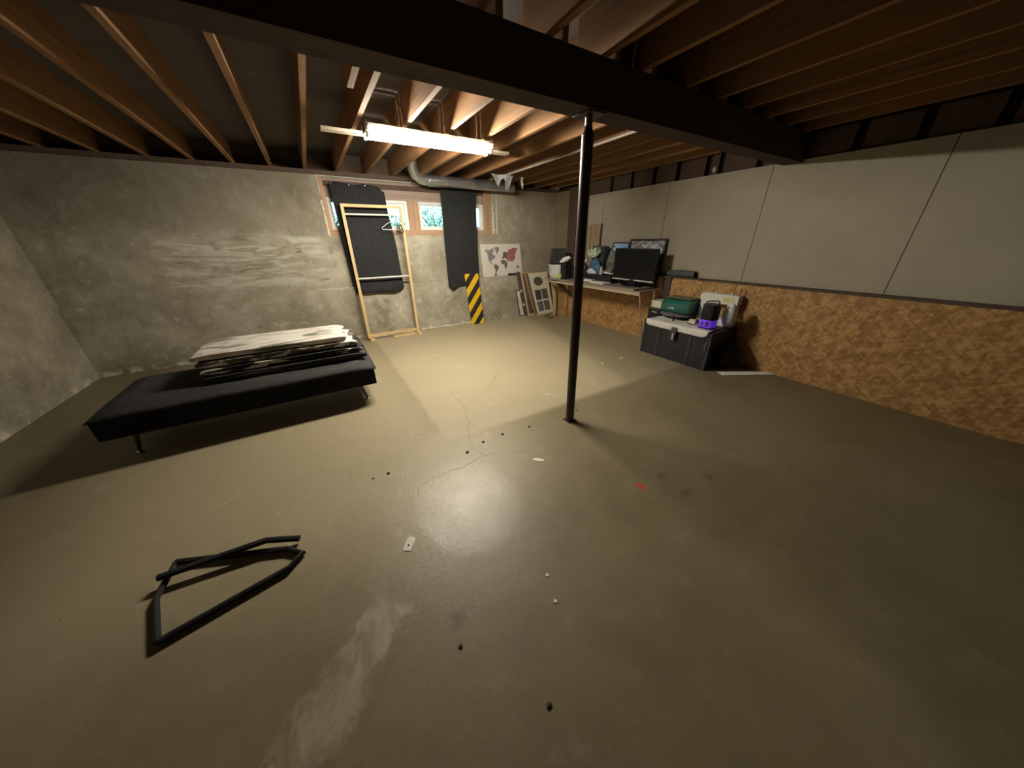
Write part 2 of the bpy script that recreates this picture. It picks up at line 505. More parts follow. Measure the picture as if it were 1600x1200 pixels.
def glass():
    k = N('window_glass')
    out = k.t.nodes['Material Output']
    tr = k.n('ShaderNodeBsdfTransparent'); tr.inputs[0].default_value = (0.93, 0.97, 0.97, 1)
    gl = k.n('ShaderNodeBsdfGlossy'); gl.inputs['Roughness'].default_value = 0.02
    mx = k.n('ShaderNodeMixShader'); mx.inputs[0].default_value = 0.07
    k.link(tr.outputs[0], mx.inputs[1]); k.link(gl.outputs[0], mx.inputs[2]); k.link(mx.outputs[0], out.inputs['Surface'])
    return k.m
M_GLASS = glass()
def window(n, x0, x1, z0=1.682, z1=2.10):
    y0, y1, w = YW + .05, YW + .12, .042
    f = MB()
    f.box(x0, x1, y0, y1, z0, z0 + w); f.box(x0, x1, y0, y1, z1 - w, z1)
    f.box(x0, x0 + w, y0, y1, z0 + w, z1 - w); f.box(x1 - w, x1, y0, y1, z0 + w, z1 - w)
    o = struct(f.bevel(.003, 1).build('window_%d' % n, M_VINYL))
    s = MB(); a, b = x0 + w, x1 - w; c, d = z0 + w, z1 - w; v = .014
    s.box(a, b, y0 + .02, y1 - .01, c, c + v); s.box(a, b, y0 + .02, y1 - .01, d - v, d)
    s.box(a, a + v, y0 + .02, y1 - .01, c + v, d - v); s.box(b - v, b, y0 + .02, y1 - .01, c + v, d - v)
    s.build('window_sash', M_VINYL, o)
    bx('pane', M_GLASS, o, a + v, b - v, y0 + .035, y0 + .039, c + v, d - v)
    return o
window(1, .385, 1.53)
window(2, 1.71, 2.90)

# left wall, wall behind the camera
struct(bx('wall_left', M_CONC, None, XL - .2, XL, YF, YW + .2, 0, ZD))
struct(bx('wall_front', M_DARKWOOD, None, XL - .2, 4.80, YF - .2, YF, 0, ZD))

# right wall: stud wall with strand board below, plasterboard above, a gap with blocking at the top
wr = struct(bx('wall_right', M_VOID, None, 4.70, 4.80, YF, YW, 0, ZD))
for y0, y1 in ((4.396, YW - .05), (1.956, 4.390), (-.484, 1.950), (YF, -.490)):
    bx('strand_board', M_OSB, wr, XO, XO + .012, y0, y1, 0, .975, bev=.002)
bx('ledge_cap', M_DARKWOOD, wr, XO - .004, XD + .02, YF, YW, .976, .998, bev=.002)
for y0, y1 in ((3.183, 4.400), (1.960, 3.177), (.738, 1.954), (-.484, .732), (-1.706, -.490), (YF, -1.712)):
    bx('plasterboard', M_DRYWALL, wr, XD, XD + .012, y0, y1, 1.0, 2.215, bev=.002)
bx('plasterboard', M_DRYWALL, wr, XD, XD + .012, 4.406, 5.05, 1.0, 2.215, bev=.002)
bx('corner_board', M_DARKWOOD, wr, XD - .01, XD + .03, 5.06, 5.30, 1.0, 2.40, bev=.003)
bx('back_board', plain('bare_board', (0.22, 0.16, 0.11), 0.9), wr, XD, XD + .012, 5.31, YW, 1.0, 2.36)
y = 5.0
for gap in (4.29, 3.87, 3.48, 3.11, 2.71, 2.55, 2.12, 1.73, 1.34, .95, .56, .17, -.22):
    bx('blocking', M_DARKWOOD, wr, XD + .03 + random.uniform(0, .012), XD + .07, gap + .035, y - .035, 2.216, ZJ + .02, bev=.003)
    y = gap
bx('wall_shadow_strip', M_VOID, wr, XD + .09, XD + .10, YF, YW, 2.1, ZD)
q = MB(); q.blob((XD + .05, 2.63, 2.275), (.02, .022, .035), 3, .3, 2)
q.build('insulation_scrap', M_PAPER, wr, True)

# ceiling: deck, joists, built-up beam
ce = struct(bx('ceiling', M_DECK, None, XL - .2, 4.80, YF - .2, YW + .2, ZD, ZD + .05))
def joist(x, y0, y1, w=.038):
    return bx('joist', M_JOIST, ce, x, x + w, y0, y1, ZJ, ZD, bev=.002)
P = .385
far = [(.575 + P * k) for k in range(-8, 11)]
far[12] = 2.05                                              # one joist stands a little off its spacing
for x in far:
    joist(x, 1.70, YW + .15)
for x in far:
    joist(x - .095, YF, 1.92)
for x0, x1 in zip(far, far[1:]):
    if x0 > 1.7 or x1 < .7:
        bx('blocking', M_BEAM, ce, x0 + .042, x1 - .100, 1.775, 1.812, ZJ + .001, ZD, bev=.002)  # blocks added over the beam to keep lamp light off the near ceiling
bx('joist_block', M_JOIST, ce, .455, .493, 2.42, 2.80, ZJ - .004, ZD, bev=.002)
for yy in (1.705, 1.762, 1.819):
    bx('beam_plank', M_BEAM, ce, XL, 4.75, yy, yy + .055, 2.19 + random.uniform(-.002, .002), ZJ, bev=.004)
bx('strap_board', wood('strap_wood', (0.42, 0.34, 0.25), (0.60, 0.50, 0.38), 'X'), ce, .33, 2.22, 3.70, 3.79, 2.398, ZJ, bev=.002)
wire = MB()
wire.tube([(.56, 3.62, 2.405), (.545, 3.60, 2.385), (.56, 3.59, 2.365), (.60, 3.585, 2.36), (.655, 3.585, 2.375)], .004, 6)
wire.build('lamp_wire', M_WHITE, ce, True)

# ================================================================ LAMP AND POST
LY = 3.47
lamp = thing('fluorescent_light', 'long glowing twin tube fluorescent strip light under the joists', 'light', (1.24, LY, ZJ))
h = MB()
h.box(.64, 1.84, LY - .045, LY + .045, 2.362, ZJ - .001)
h.bevel(.006).build('housing', M_WHITE, lamp)
for sd in (-1, 1):
    q = MB()
    a = [(.655, LY + sd * .048, 2.388), (.655, LY + sd * .135, 2.374), (.655, LY + sd * .136, 2.379), (.655, LY + sd * .048, 2.394)]
    q.hexa(a, [(1.825, y_, z_) for x_, y_, z_ in a])
    q.build('reflector_wing', M_WHITE, lamp)
M_TUBE = emit('lit_tube', TUBE_COLOR, TUBE)
for dy in (-.058, .058):
    q = MB(); q.tube([(.668 + .0285 * k * 1.0, LY + dy, 2.338) for k in range(0, 41)][::8], .0165, 12)
    q.build('lamp_tube', M_TUBE, lamp, True)
for x in (.648, 1.832):
    for dy in (-.058, .058):
        q = MB(); q.box(x - .010, x + .010, LY + dy - .017, LY + dy + .017, 2.312, 2.40)
        q.bevel(.004).build('lamp_socket', M_WHITE, lamp)
    q = MB(); q.box(x - .008, x + .008, LY - .10, LY + .10, 2.352, 2.419)
    q.bevel(.004).build('end_plate', M_WHITE, lamp)

post = thing('support_post', 'dark brown steel support post standing under the beam on bare concrete', 'post', (1.69, 1.80, 0))
PB, PT = V((1.692, 1.80, 0)), V((1.645, 1.79, 2.188))
pp = lambda t: tuple(PB.lerp(PT, t))
q = MB(); q.tube([pp(.006), pp(.955)], .037, 24); q.build('shaft', M_POST, post, True)
q = MB(); q.tube([pp(.955), pp(.96), pp(.975)], [.037, .030, .024], 20); q.build('collar', M_POST, post, True)
q = MB(); q.tube([pp(.97), pp(.995)], .022, 16); q.build('jack_screw', plain('dull_screw', (.20, .19, .18), .4, .8), post, True)
bx('top_plate', M_POST, post, 1.575, 1.715, 1.715, 1.865, 2.181, 2.189, bev=.001)
bx('base_plate', M_POST, post, 1.648, 1.736, 1.756, 1.844, 0, .008, bev=.001)
q = MB(); q.tube([(1.735, 1.772, .10), (1.745, 1.768, .10)], .008, 8); q.build('bolt', M_METAL, post)

# ================================================================ WINDOW WALL THINGS
def curtain(label, left, right, bottom, top, seed, yb, loc):
    """left / right: x as function of height (list of (z, x)); top / bottom: z along u"""
    def lerp(tab, t):
        for (a, va), (b, vb) in zip(tab, tab[1:]):
            if (a <= t <= b) or (a >= t >= b):
                return va + (vb - va) * ((t - a) / (b - a))
        return tab[-1][1] if abs(t - tab[-1][0]) < abs(t - tab[0][0]) else tab[0][1]
    def f(u, v):
        z = lerp(top, u) * (1 - v) + lerp(bottom, u) * v
        x = lerp(left, z) * (1 - u) + lerp(right, z) * u
        w = .005 * sin(u * 11 + seed + v * 1.3) + .014 * noise.noise(V((u * 3, v * 2, seed))) + .004 * noise.noise(V((u * 12, v * 5, seed)))
        return (x, yb + w + .02 * (1 - v), z)
    c = thing('curtain', label, 'curtain', loc)
    q = MB(); q.grid(f, 40, 40, .004)
    q.build('cloth', M_BLACKCLOTH, c, 'all')
    for u in (.04, .35, .65, .95):
        p = f(u, .01)
        n = MB(); n.tube([(p[0], p[1] - .012, p[2]), (p[0], YW + .03, p[2])], .004, 6)
        n.build('nail', M_METAL, c)
    return c
curtain('wide black cloth hung over the window behind the wooden rack',
        [(2.30, .448), (.70, .500)], [(2.30, 1.175), (1.93, 1.185), (1.53, 1.228), (.70, 1.262)],
        [(0, .755), (.45, .742), (.75, .728), (.88, .74), (1, .80)], [(0, 2.255), (.12, 2.285), (.3, 2.268), (.45, 2.252), (.6, 2.272), (.75, 2.268), (.88, 2.25), (1, 2.185)], 1, 5.645, (.85, 5.64, .74))
curtain('narrow black cloth hung over the window above the striped hazard board',
        [(2.30, 2.072), (1.57, 2.059), (.66, 2.056)], [(2.30, 2.715), (1.5, 2.690), (.66, 2.672)],
        [(0, .752), (.10, .690), (.16, .680), (.24, .705), (.36, .750), (.55, .757), (1, .75)], [(0, 2.285), (.5, 2.288), (1, 2.270)], 4, 5.650, (2.36, 5.64, .70))

# garment rack
rack = thing('garment_rack', 'tall home-made pine clothes rack with two white rods before the window', 'rack', (.96, 5.56, 0))
RYY = 5.56
for x in (.545, 1.362):
    bx('upright', M_PINE, rack, x - .02, x + .02, RYY - .02, RYY + .02, .035 if x < 1 else .035, 1.965, bev=.003)
bx('top_bar', M_PINEX, rack, .525, 1.382, RYY - .021, RYY + .021, 1.966, 2.004 - .0, bev=.003)
bx('base_bar', M_PINEX, rack, .566, 1.341, RYY - .018, RYY + .018, .055, .095, bev=.003)
for x in (.575, 1.365):
    bx('foot', M_PINE, rack, x - .035, x + .035, RYY - .12, RYY + .09, 0, .034, bev=.003)
for z in (1.875, .985):
    q = MB(); q.tube([(.566, RYY, z), (1.341, RYY, z)], .0125, 12); q.build('rod', M_WHITE, rack, True)
q = MB(); q.obox((1.12, 5.49, .019), (.40, .036, .034), RZ(.06)); q.bevel(.003)
tag(q.build('wood_strip', M_PINEX), 'loose pine strip lying on the floor at the foot of the clothes rack', 'wood strip')

def hanger(label, x, ang, mat, drop=0.0, r=.004):
    c = thing('clothes_hanger', label, 'hanger', (x, RYY, 1.875), 'hangers on the clothes rack')
    Rm = RZ(ang)
    T = lambda p: tuple(V((x, RYY, 1.8765)) + Rm @ V(p))
    q = MB()
    hook = [(x, RYY - .0175, 1.862)] + [(x, RYY - .0175 * cos(a), 1.8765 + .0175 * sin(a)) for a in (0, .5, 1.0, 1.57, 2.1, 2.6, 3.14)] + [(x, RYY + .0165, 1.852), (x, RYY, 1.832), (x, RYY, 1.80 - drop)]
    q.tube(hook, .0028, 6); q.build('hook', M_METAL, c, True)
    z = -.0765 - drop
    q = MB(); q.tube([T(p) for p in ((0, 0, z), (.10, 0, z - .04), (.20, 0, z - .10), (.195, 0, z - .12), (0, 0, z - .127), (-.195, 0, z - .12), (-.20, 0, z - .10), (-.10, 0, z - .04), (0, 0, z))], r, 6)
    q.build('shoulder_bar', mat, c, True)
    return c
hanger('thin white wire hanger at the right end of the rack rod', 1.222, .30, M_WHITE)
hanger('slim black hanger on the rack rod next to the white wire one', 1.283, 1.47, M_BLACK, .036, .006)
hanger('thick black hanger on the rack rod closest to the upright', 1.318, 1.53, M_BLACK, .045, .007)

# hazard board
hb = thing('hazard_board', 'yellow and black diagonally striped hazard board leaning on the concrete wall', 'sign', (2.55, 5.58, 0))
HBL, HBR, HTL = V((2.415, 5.552, .004)), V((2.695, 5.552, .004)), V((2.368, 5.612, .945))
hu = HBR - HBL; hvv = HTL - HBL; hn = hu.cross(hvv).normalized()
WB, HB = hu.length, hvv.length
def hp(a, b, d=0.0):      # a, b in metres across / up
    return HBL + hu * (a / WB) + hvv * (b / HB) + hn * d
def clip(poly, f):        # keep f(p) >= 0
    out = []
    for i, p in enumerate(poly):
        q = poly[i - 1]; fp, fq = f(p), f(q)
        if (fp >= 0) != (fq >= 0):
            t = fq / (fq - fp); out.append((q[0] + (p[0] - q[0]) * t, q[1] + (p[1] - q[1]) * t))
        if fp >= 0: out.append(p)
    return out
def rrect(w, h, r, n=5):
    P = []
    for cx, cy, a0 in ((w - r, h - r, 0), (r, h - r, 90), (r, r, 180), (w - r, r, 270)):
        for k in range(n + 1):
            a = rad(a0 + 90 * k / n); P.append((cx + r * cos(a), cy + r * sin(a)))
    return P
q = MB(); q.poly([hp(a, b, -.002) for a, b in rrect(WB, HB, .028)], hn * .0016)
q.build('board', plain('sign_yellow', (0.72, 0.44, 0.012), 0.45, var=0.1), hb)
M_SBLACK = plain('sign_black', (0.016, 0.015, 0.017), 0.5)
per = .291
for k in range(0, 5):
    v0, v1 = .136 + per * k, .281 + per * k
    pl = rrect(WB, HB, .028)
    pl = clip(pl, lambda p: (HB - p[1]) + 1.21 * p[0] - v0)
    pl = clip(pl, lambda p: v1 - ((HB - p[1]) + 1.21 * p[0]))
    if len(pl) > 2:
        q = MB(); q.poly([hp(a, b, .0) for a, b in pl], hn * .0008)
        q.build('stripe', M_SBLACK, hb)

# boards given by four corners
class Board:
    def __init__(s, bl, br, tr, tl):
        s.c = [V(p) for p in (bl, br, tr, tl)]
        s.n = (s.c[1] - s.c[0]).cross(s.c[3] - s.c[0]).normalized()   # towards the viewer
        if s.n.dot(V((0, 0, 1.5)) - s.c[0]) < 0: s.n = -s.n
    def p(s, u, v, d=0.0):
        a = s.c[0].lerp(s.c[1], u); b = s.c[3].lerp(s.c[2], u)
        return a.lerp(b, v) + s.n * d
    def panel(s, name, mat, parent, u0, u1, v0, v1, d0, d1, bev=0.0):
        q = MB(); P = [(u0, v0), (u1, v0), (u1, v1), (u0, v1)]
        q.hexa([tuple(s.p(a, b, d0)) for a, b in P], [tuple(s.p(a, b, d1)) for a, b in P])
        if bev: q.bevel(bev, 1)
        return q.build(name, mat, parent)
    def shape(s, name, mat, parent, pts, d0, d1):
        q = MB(); q.hexa([tuple(s.p(a, b, d0)) for a, b in pts], [tuple(s.p(a, b, d1)) for a, b in pts])
        return q.build(name, mat, parent)
    def frame(s, name, mat, parent, wu, wv, d0, d1):
        q = MB()
        for u0, u1, v0, v1 in ((0, 1, 0, wv), (0, 1, 1 - wv, 1), (0, wu, wv, 1 - wv), (1 - wu, 1, wv, 1 - wv)):
            P = [(u0, v0), (u1, v0), (u1, v1), (u0, v1)]
            q.hexa([tuple(s.p(a, b, d0)) for a, b in P], [tuple(s.p(a, b, d1)) for a, b in P])
        return q.build(name, mat, parent)

M_BLKFR0 = plain('black_strip', (0.014, 0.011, 0.010), 0.6)
# world map print standing on the wall's ledge
B = Board((2.815, 5.722, .853), (3.735, 5.722, .853), (3.665, 5.740, 1.442), (2.785, 5.740, 1.442))
mp = thing('map_print', 'unframed world map print in grey and red leaning above the wall ledge', 'poster', (3.25, 5.73, .85))
B.panel('sheet', plain('map_card', (0.66, 0.62, 0.55), 0.8, var=0.05, scale=4), mp, 0, 1, 0, 1, -.008, 0)
def crop(pts):   # from a 16-unit wide sketch of the print
    out = []
    for x, y in pts:
        v = (y - 130) / 585.0
        xl = 122 + 65 * v; w = 705 - 10 * v
        out.append(((x - xl) / w, 1 - v))
    return out
def watercolour(name, a, b):
    k = N(name); f = k.noise(k.mapped(), 16, 5, .7, .8)
    k.set(k.b.inputs['Base Color'], k.ramp(f, [(.32, a), (.55, tuple((x + y) / 2 for x, y in zip(a, b))), (.72, b)])); k.b.inputs['Roughness'].default_value = .85
    return k.m
M_GREYINK = watercolour('map_grey_ink', (0.08, 0.08, 0.11), (0.42, 0.42, 0.40))
M_BROWNINK = watercolour('map_brown_ink', (0.06, 0.045, 0.045), (0.24, 0.19, 0.18))
M_REDINK = watercolour('map_red_ink', (0.24, 0.07, 0.075), (0.42, 0.20, 0.19))
for pts, mm in (
    ([(198, 232), (225, 212), (262, 232), (300, 226), (318, 200), (352, 205), (362, 250), (340, 262), (330, 300), (352, 318), (388, 345), (360, 385), (340, 410), (305, 430), (312, 458), (335, 478), (352, 490), (340, 496), (300, 468), (272, 425), (255, 335), (232, 275), (205, 258)], M_GREYINK),
    ([(360, 192), (395, 178), (432, 182), (448, 205), (440, 250), (418, 290), (408, 318), (395, 285), (380, 225)], M_GREYINK),
    ([(358, 500), (388, 492), (412, 505), (442, 535), (438, 575), (415, 620), (400, 655), (425, 700), (365, 700), (392, 640), (385, 590), (366, 545)], M_BROWNINK),
    ([(482, 440), (500, 415), (545, 420), (568, 432), (585, 462), (602, 472), (592, 520), (578, 580), (562, 592), (548, 545), (540, 500), (505, 492), (484, 475)], M_BROWNINK),
    ([(500, 395), (508, 362), (518, 330), (512, 300), (528, 275), (556, 270), (590, 288), (606, 318), (592, 352), (572, 392), (545, 380), (520, 400)], M_BROWNINK),
    ([(592, 292), (622, 222), (650, 236), (690, 205), (735, 206), (778, 212), (776, 246), (748, 262), (760, 300), (738, 300), (742, 350), (735, 400), (716, 432), (700, 440), (722, 468), (690, 448), (682, 440), (664, 470), (640, 425), (610, 455), (588, 425), (572, 392), (594, 352), (606, 318)], M_REDINK),
    ([(752, 560), (768, 535), (792, 528), (815, 560), (806, 598), (790, 580), (770, 582)], M_GREYINK)):
    B.shape('printed_land', mm, mp, crop(pts), .0002, .0007)

q = MB(); q.obox((3.50, 5.7085, .872), (.26, .014, .040), RY(.03)); q.bevel(.002, 1)
tag(q.build('wood_strip', M_BLKFR0), 'short black strip of wood on the wall ledge before the map print', 'wood strip')
# stack of pictures leaning in the corner by the workbench
M_BLKFR = plain('black_frame', (0.013, 0.011, 0.011), 0.5)
M_PHOTO = watercolour('dark_photo', (0.015, 0.015, 0.025), (0.13, 0.12, 0.12))
M_PHOTO2 = watercolour('brown_photo', (0.03, 0.022, 0.018), (0.20, 0.16, 0.13))
M_MAT = plain('cream_mat', (0.68, 0.62, 0.48), 0.85, var=0.05)
B = Board((3.715, 5.622, .002), (4.15, 5.622, .012), (3.99, 5.682, .905), (3.545, 5.682, .915))
t = thing('collage_canvas', 'dark photo collage canvas at the back of the leaning pictures', 'picture', (3.95, 5.62, 0))
B.panel('canvas', M_PHOTO2, t, 0, 1, 0, 1, -.016, 0, .001)
for (a, b, c, d) in ((.02, .12, .55, .60), (.03, .13, .24, .29), (.03, .16, .62, .95), (.02, .15, .32, .52), (.02, .14, .02, .2)):
    B.panel('photo', M_MAT if d - c < .06 else M_PHOTO, t, a, b, c, d, .0003, .001)
B = Board((3.80, 5.578, .002), (4.20, 5.578, .012), (4.03, 5.650, .900), (3.635, 5.650, .915))
t = thing('wood_edged_canvas', 'pale wood edged canvas leaning just behind the collage board', 'picture', (4.0, 5.58, 0))
B.frame('frame', M_PINE, t, .06, .035, -.03, 0)
B.panel('canvas', M_PHOTO2, t, .06, .94, .035, .965, -.012, -.006)
B = Board((3.945, 5.545, .002), (4.36, 5.545, .012), (4.15, 5.618, .905), (3.690, 5.618, .900))
t = thing('brown_edged_canvas', 'brown edged canvas sandwiched behind the white collage board', 'picture', (4.1, 5.54, 0))
B.frame('frame', wood('brown_edge', (.24, .13, .06), (.42, .26, .13), 'Z'), t, .08, .05, -.03, 0)
B.panel('canvas', M_PHOTO2, t, .08, .92, .05, .95, -.012, -.006)
B = Board((4.000, 5.505, .002), (4.425, 5.500, .020), (4.262, 5.588, .885), (3.775, 5.585, .882))
t = thing('collage_board', 'cream photo collage board with one round and four square pictures', 'picture', (4.2, 5.50, 0))
B.panel('board', M_MAT, t, 0, 1, 0, 1, -.014, 0, .001)
B.shape('round_photo', watercolour('round_photo', (.05, .04, .04), (.14, .12, .115)), t, [(.43 + .245 * cos(a * pi / 14), .80 + .105 * sin(a * pi / 14)) for a in range(28)], .0003, .0015)
for i, (a, b, c, d) in enumerate(((.115, .445, .365, .605), (.50, .83, .375, .615), (.115, .445, .085, .325), (.50, .83, .095, .335))):
    B.panel('photo', watercolour('collage_photo_%d' % i, ((.02, .012, .03), (.03, .03, .03), (.012, .02, .025), (.04, .035, .03))[i], ((.12, .09, .11), (.20, .18, .16), (.34, .36, .36), (.22, .20, .17))[i]), t, a, b, c, d, .0003, .0015)
B = Board((3.618, 5.652, .002), (3.92, 5.652, .002), (3.84, 5.690, .548), (3.535, 5.690, .548))
t = thing('black_framed_picture', 'small black framed picture with cream mount, half hidden at the left of the leaning pictures', 'picture', (3.7, 5.66, 0))
B.frame('frame', M_BLKFR, t, .055, .03, -.012, 0)
B.panel('mount', M_MAT, t, .055, .945, .03, .97, -.008, -.004)
# tan paper roll
q = MB(); q.tube([(4.335, 5.36, .02), (4.345, 5.37, .25), (4.325, 5.38, .48), (4.28, 5.39, .64)], [.035, .042, .042, .034], 14)
t = tag(q.build('paper_roll', plain('tan_paper', (0.42, 0.33, 0.20), 0.85, var=.2), None, True), 'tan rolled paper tube standing beside the collage board under the bench', 'paper roll')
# scraps of stick below the bench
for k, (a, b, lab) in enumerate((((4.02, 5.28, .012), (4.30, 5.38, .012), 'thin brown stick lying in front of the collage board'),
                                 ((3.98, 5.10, .012), (4.33, 5.24, .012), 'long brown stick on the floor under the left bench end'),
                                 ((4.13, 5.05, .034), (4.22, 5.34, .034), 'short pale stick lying across the brown ones'))):
    q = MB(); q.tube([a, tuple((V(a) + V(b)) / 2 + V((.004, .006, .0))), b], .010, 8)
    tag(q.build('stick', M_PINE if k == 2 else M_DARKWOOD, None, True), lab, 'stick', 'sticks under the bench')

# ================================================================ WORKBENCH AND WHAT STANDS ON IT
ZT = .826
tb = thing('workbench', 'long grey brown workbench along the right wall holding a television', 'table', (4.2, 4.0, 0))
M_TOP = wood('bench_top', (.20, .165, .13), (.33, .28, .22), 'Y', .6)
M_EDGE = wood('bench_edge', (.33, .26, .18), (.48, .39, .28), 'Y', .6)
bx('table_top', M_TOP, tb, 3.96, 4.43, 2.97, 5.12, .795, .803, bev=.001)
bx('front_apron', M_EDGE, tb, 3.95, 3.975, 2.96, 5.10, .752, .7945, bev=.003)
bx('edge_strip', plain('edge_strip', (.52, .45, .34), .5), tb, 3.944, 3.9495, 2.96, 5.10, .750, .762)
q = MB()
q.hexa([(3.90, 5.17, .804), (3.968, 3.085, .804), (4.43, 3.06, .804), (4.43, 5.17, .804)], [(3.90, 5.17, ZT - .001), (3.968, 3.085, ZT - .001), (4.43, 3.06, ZT - .001), (4.43, 5.17, ZT - .001)])
q.bevel(.002, 1).build('plank', M_TOP, tb)
q = MB(); q.tube([(3.985, 2.985, .752), (4.12, 2.988, .36), (4.245, 2.990, .0)], .010, 8); q.build('leg', M_CHROME, tb, True)
q = MB(); q.tube([(4.38, 3.02, .795), (4.38, 3.02, .0)], .014, 8); q.build('leg', M_CHROME, tb, True)
q = MB(); q.tube([(4.40, 5.05, .795), (4.40, 5.05, .0)], .014, 8); q.build('leg', M_CHROME, tb, True)
q = MB(); q.hexa([(3.93, 4.90, .79), (3.99, 4.90, .79), (4.40, 4.90, .50), (4.40, 4.90, .44)], [(3.93, 4.96, .79), (3.99, 4.96, .79), (4.40, 4.96, .50), (4.40, 4.96, .44)])
q.bevel(.003, 1).build('bracket', M_DARKWOOD, tb)

# ribbed white tub and black basket
tub = thing('storage_tub', 'ribbed white plastic tub at the far left end of the workbench', 'tub', (4.10, 5.06, ZT))
q = MB(); q.lathe([(.0, .0), (.155, .0), (.160, .01), (.172, .06), (.180, .14), (.190, .225), (.197, .228), (.197, .245), (.186, .245), (.178, .2), (.15, .02), (0, .02)], (4.11, 5.06, ZT), 28, .75, 1.06)
q.build('tub_body', plain('milky_plastic', (.55, .56, .53), .4, var=.15, scale=8), tub, True)
for k in range(4):
    q = MB(); zz = .05 + .045 * k; r = .170 + .06 * zz * 1.4
    q.lathe([(r - .01, zz), (r + .006, zz + .004), (r + .006, zz + .012), (r - .01, zz + .016)], (4.11, 5.06, ZT), 28, .75, 1.06)
    q.build('rib', plain('milky_rib', (.62, .62, .60), .4), tub, True)
bk = thing('waste_basket', 'black ribbed basket turned upside down on the white tub', 'basket', (4.13, 5.08, 1.071))
q = MB(); q.lathe([(.205, .0), (.205, .012), (.196, .02), (.165, .265), (.158, .275), (0, .275), (0, .26), (.15, .26), (.19, .0)], (4.14, 5.09, 1.073), 32, .75, .98)
q.build('basket_body', M_BLACKM, bk, True)
for k in range(26):
    a = 2 * pi * k / 26
    q = MB(); q.tube([(4.14 + .197 * .75 * cos(a), 5.09 + .197 * .98 * sin(a), 1.095), (4.14 + .168 * .75 * cos(a), 5.09 + .168 * .98 * sin(a), 1.335)], .005, 5)
    q.build('rib', plain('basket_rib', (.045, .045, .042), .5), bk, True)
q = MB(); q.obox((4.10, 4.78, ZT + .135), (.17, .13, .27), RZ(.1)); q.bevel(.012)
tag(q.build('speaker_box', M_BLACKM), 'dark box half hidden by the steel post beside the white tub', 'box')
q = MB(); q.blob((0, 0, 0), (.115, .042, .046), 5, .22, 3, 2.2)
sh = q.build('white_rag', M_WHITE, None, True)
sh.location = (4.05, 4.765, 1.168); sh.rotation_euler = (rad(38), 0, rad(-72))
sh.rotation_euler = (0, rad(-24), rad(-68))
tag(sh, 'crumpled white rag resting on the dark box by the post', 'rag')
q = MB(); q.lathe([(.0, -.052), (.03, -.048), (.05, -.02), (.052, 0.005), (.045, .03), (.03, .047), (.0, .052)], (3.955, 4.79, ZT + .053), 18, .8, 1.0)
q.build('tennis_ball', plain('ball_green', (.36, .46, .06), .9, var=.15, scale=40), None, True)
tag(bpy.data.objects['tennis_ball'], 'yellow green ball between the white tub and the post', 'ball')

# tray with bits and pieces
tr = thing('tray', 'long low black tray full of odds and ends on the workbench', 'tray', (4.30, 4.08, ZT))
TX0, TX1, TY0, TY1 = 4.19, 4.318, 3.745, 4.68
bx('tray_bottom', M_BLACKM, tr, TX0, TX1, TY0, TY1, ZT + .002, ZT + .012)
bx('front_side', M_BLACKM, tr, TX0, TX0 + .01, TY0, TY1, ZT + .012, ZT + .125, bev=.002)
bx('rear_side', M_BLACKM, tr, TX1 - .01, TX1, TY0, TY1, ZT + .012, ZT + .125, bev=.002)
bx('end_side', M_BLACKM, tr, TX0 + .01, TX1 - .01, TY0, TY0 + .01, ZT + .012, ZT + .125, bev=.002)
bx('end_side', M_BLACKM, tr, TX0 + .01, TX1 - .01, TY1 - .01, TY1, ZT + .012, ZT + .125, bev=.002)
zt = ZT + .013
jar = thing('candy_jar', 'clear round jar of pinkish white balls beside the post', 'jar', (4.27, 4.56, zt))
q = MB(); q.lathe([(.0, 0), (.044, 0), (.053, .03), (.055, .20), (.047, .25), (.038, .265), (.038, .285), (.035, .285), (.035, .26), (.044, .24), (.051, .19), (.05, .03), (.041, .006), (0, .006)], (4.254, 4.565, zt + .002), 22, .92, .92)
kg = N('jar_glass'); kg.b.inputs['Transmission Weight'].default_value = .85; kg.b.inputs['Roughness'].default_value = .08; kg.b.inputs['Base Color'].default_value = (.85, .88, .86, 1)
q.build('jar_body', kg.m, jar, True)
for k in range(9):
    a = k * 2.4
    q = MB(); q.blob((4.253 + .021 * cos(a), 4.565 + .021 * sin(a), zt + .034 + .024 * k), (.025, .025, .025), k, .12, 2)
    q.build('ball', plain('pink_ball' if k % 2 else 'white_ball', (.66, .50, .48) if k % 2 else (.76, .72, .68), .7), jar, True)
bt = thing('green_bottle', 'dark green bottle with a pale round stopper beside the jar', 'bottle', (4.27, 4.37, zt))
q = MB(); q.lathe([(0, 0), (.042, 0), (.046, .02), (.046, .19), (.034, .24), (.020, .26), (.020, .29), (0, .29)], (4.257, 4.435, zt), 18)
q.build('bottle_body', plain('dark_green_glass', (.02, .035, .025), .15), bt, True)
q = MB(); q.blob((4.257, 4.435, zt + .312), (.036, .036, .030), 2, .05, 2); q.build('stopper', plain('pale_stopper', (.72, .74, .60), .5), bt, True)
pk = thing('snack_bag', 'crumpled blue and white plastic bag standing in the black tray', 'bag', (4.28, 4.08, zt))
q = MB(); q.blob((4.256, 4.205, zt + .205), (.034, .135, .160), 8, .26, 3, 2.0); q.build('bag_body', plain('bag_blue', (.045, .12, .23), .35, var=.5, scale=16), pk)
q = MB(); q.blob((4.236, 4.245, zt + .140), (.022, .105, .060), 12, .35, 3, 2.5); q.build('bag_foot', plain('bag_white', (.62, .63, .68), .4, var=.1), pk)
tp = MB(); tp.blob((0, 0, 0), (.055, .115, .052), 21, .35, 3, 2.3)
for k in range(3):
    tp.box(-.06, .05, -.10 + .075 * k, -.055 + .075 * k, .0, .085)
o = tp.bevel(.006, 1).build('packing_foam', plain('pale_green_foam', (.50, .60, .47), .8, var=.1))
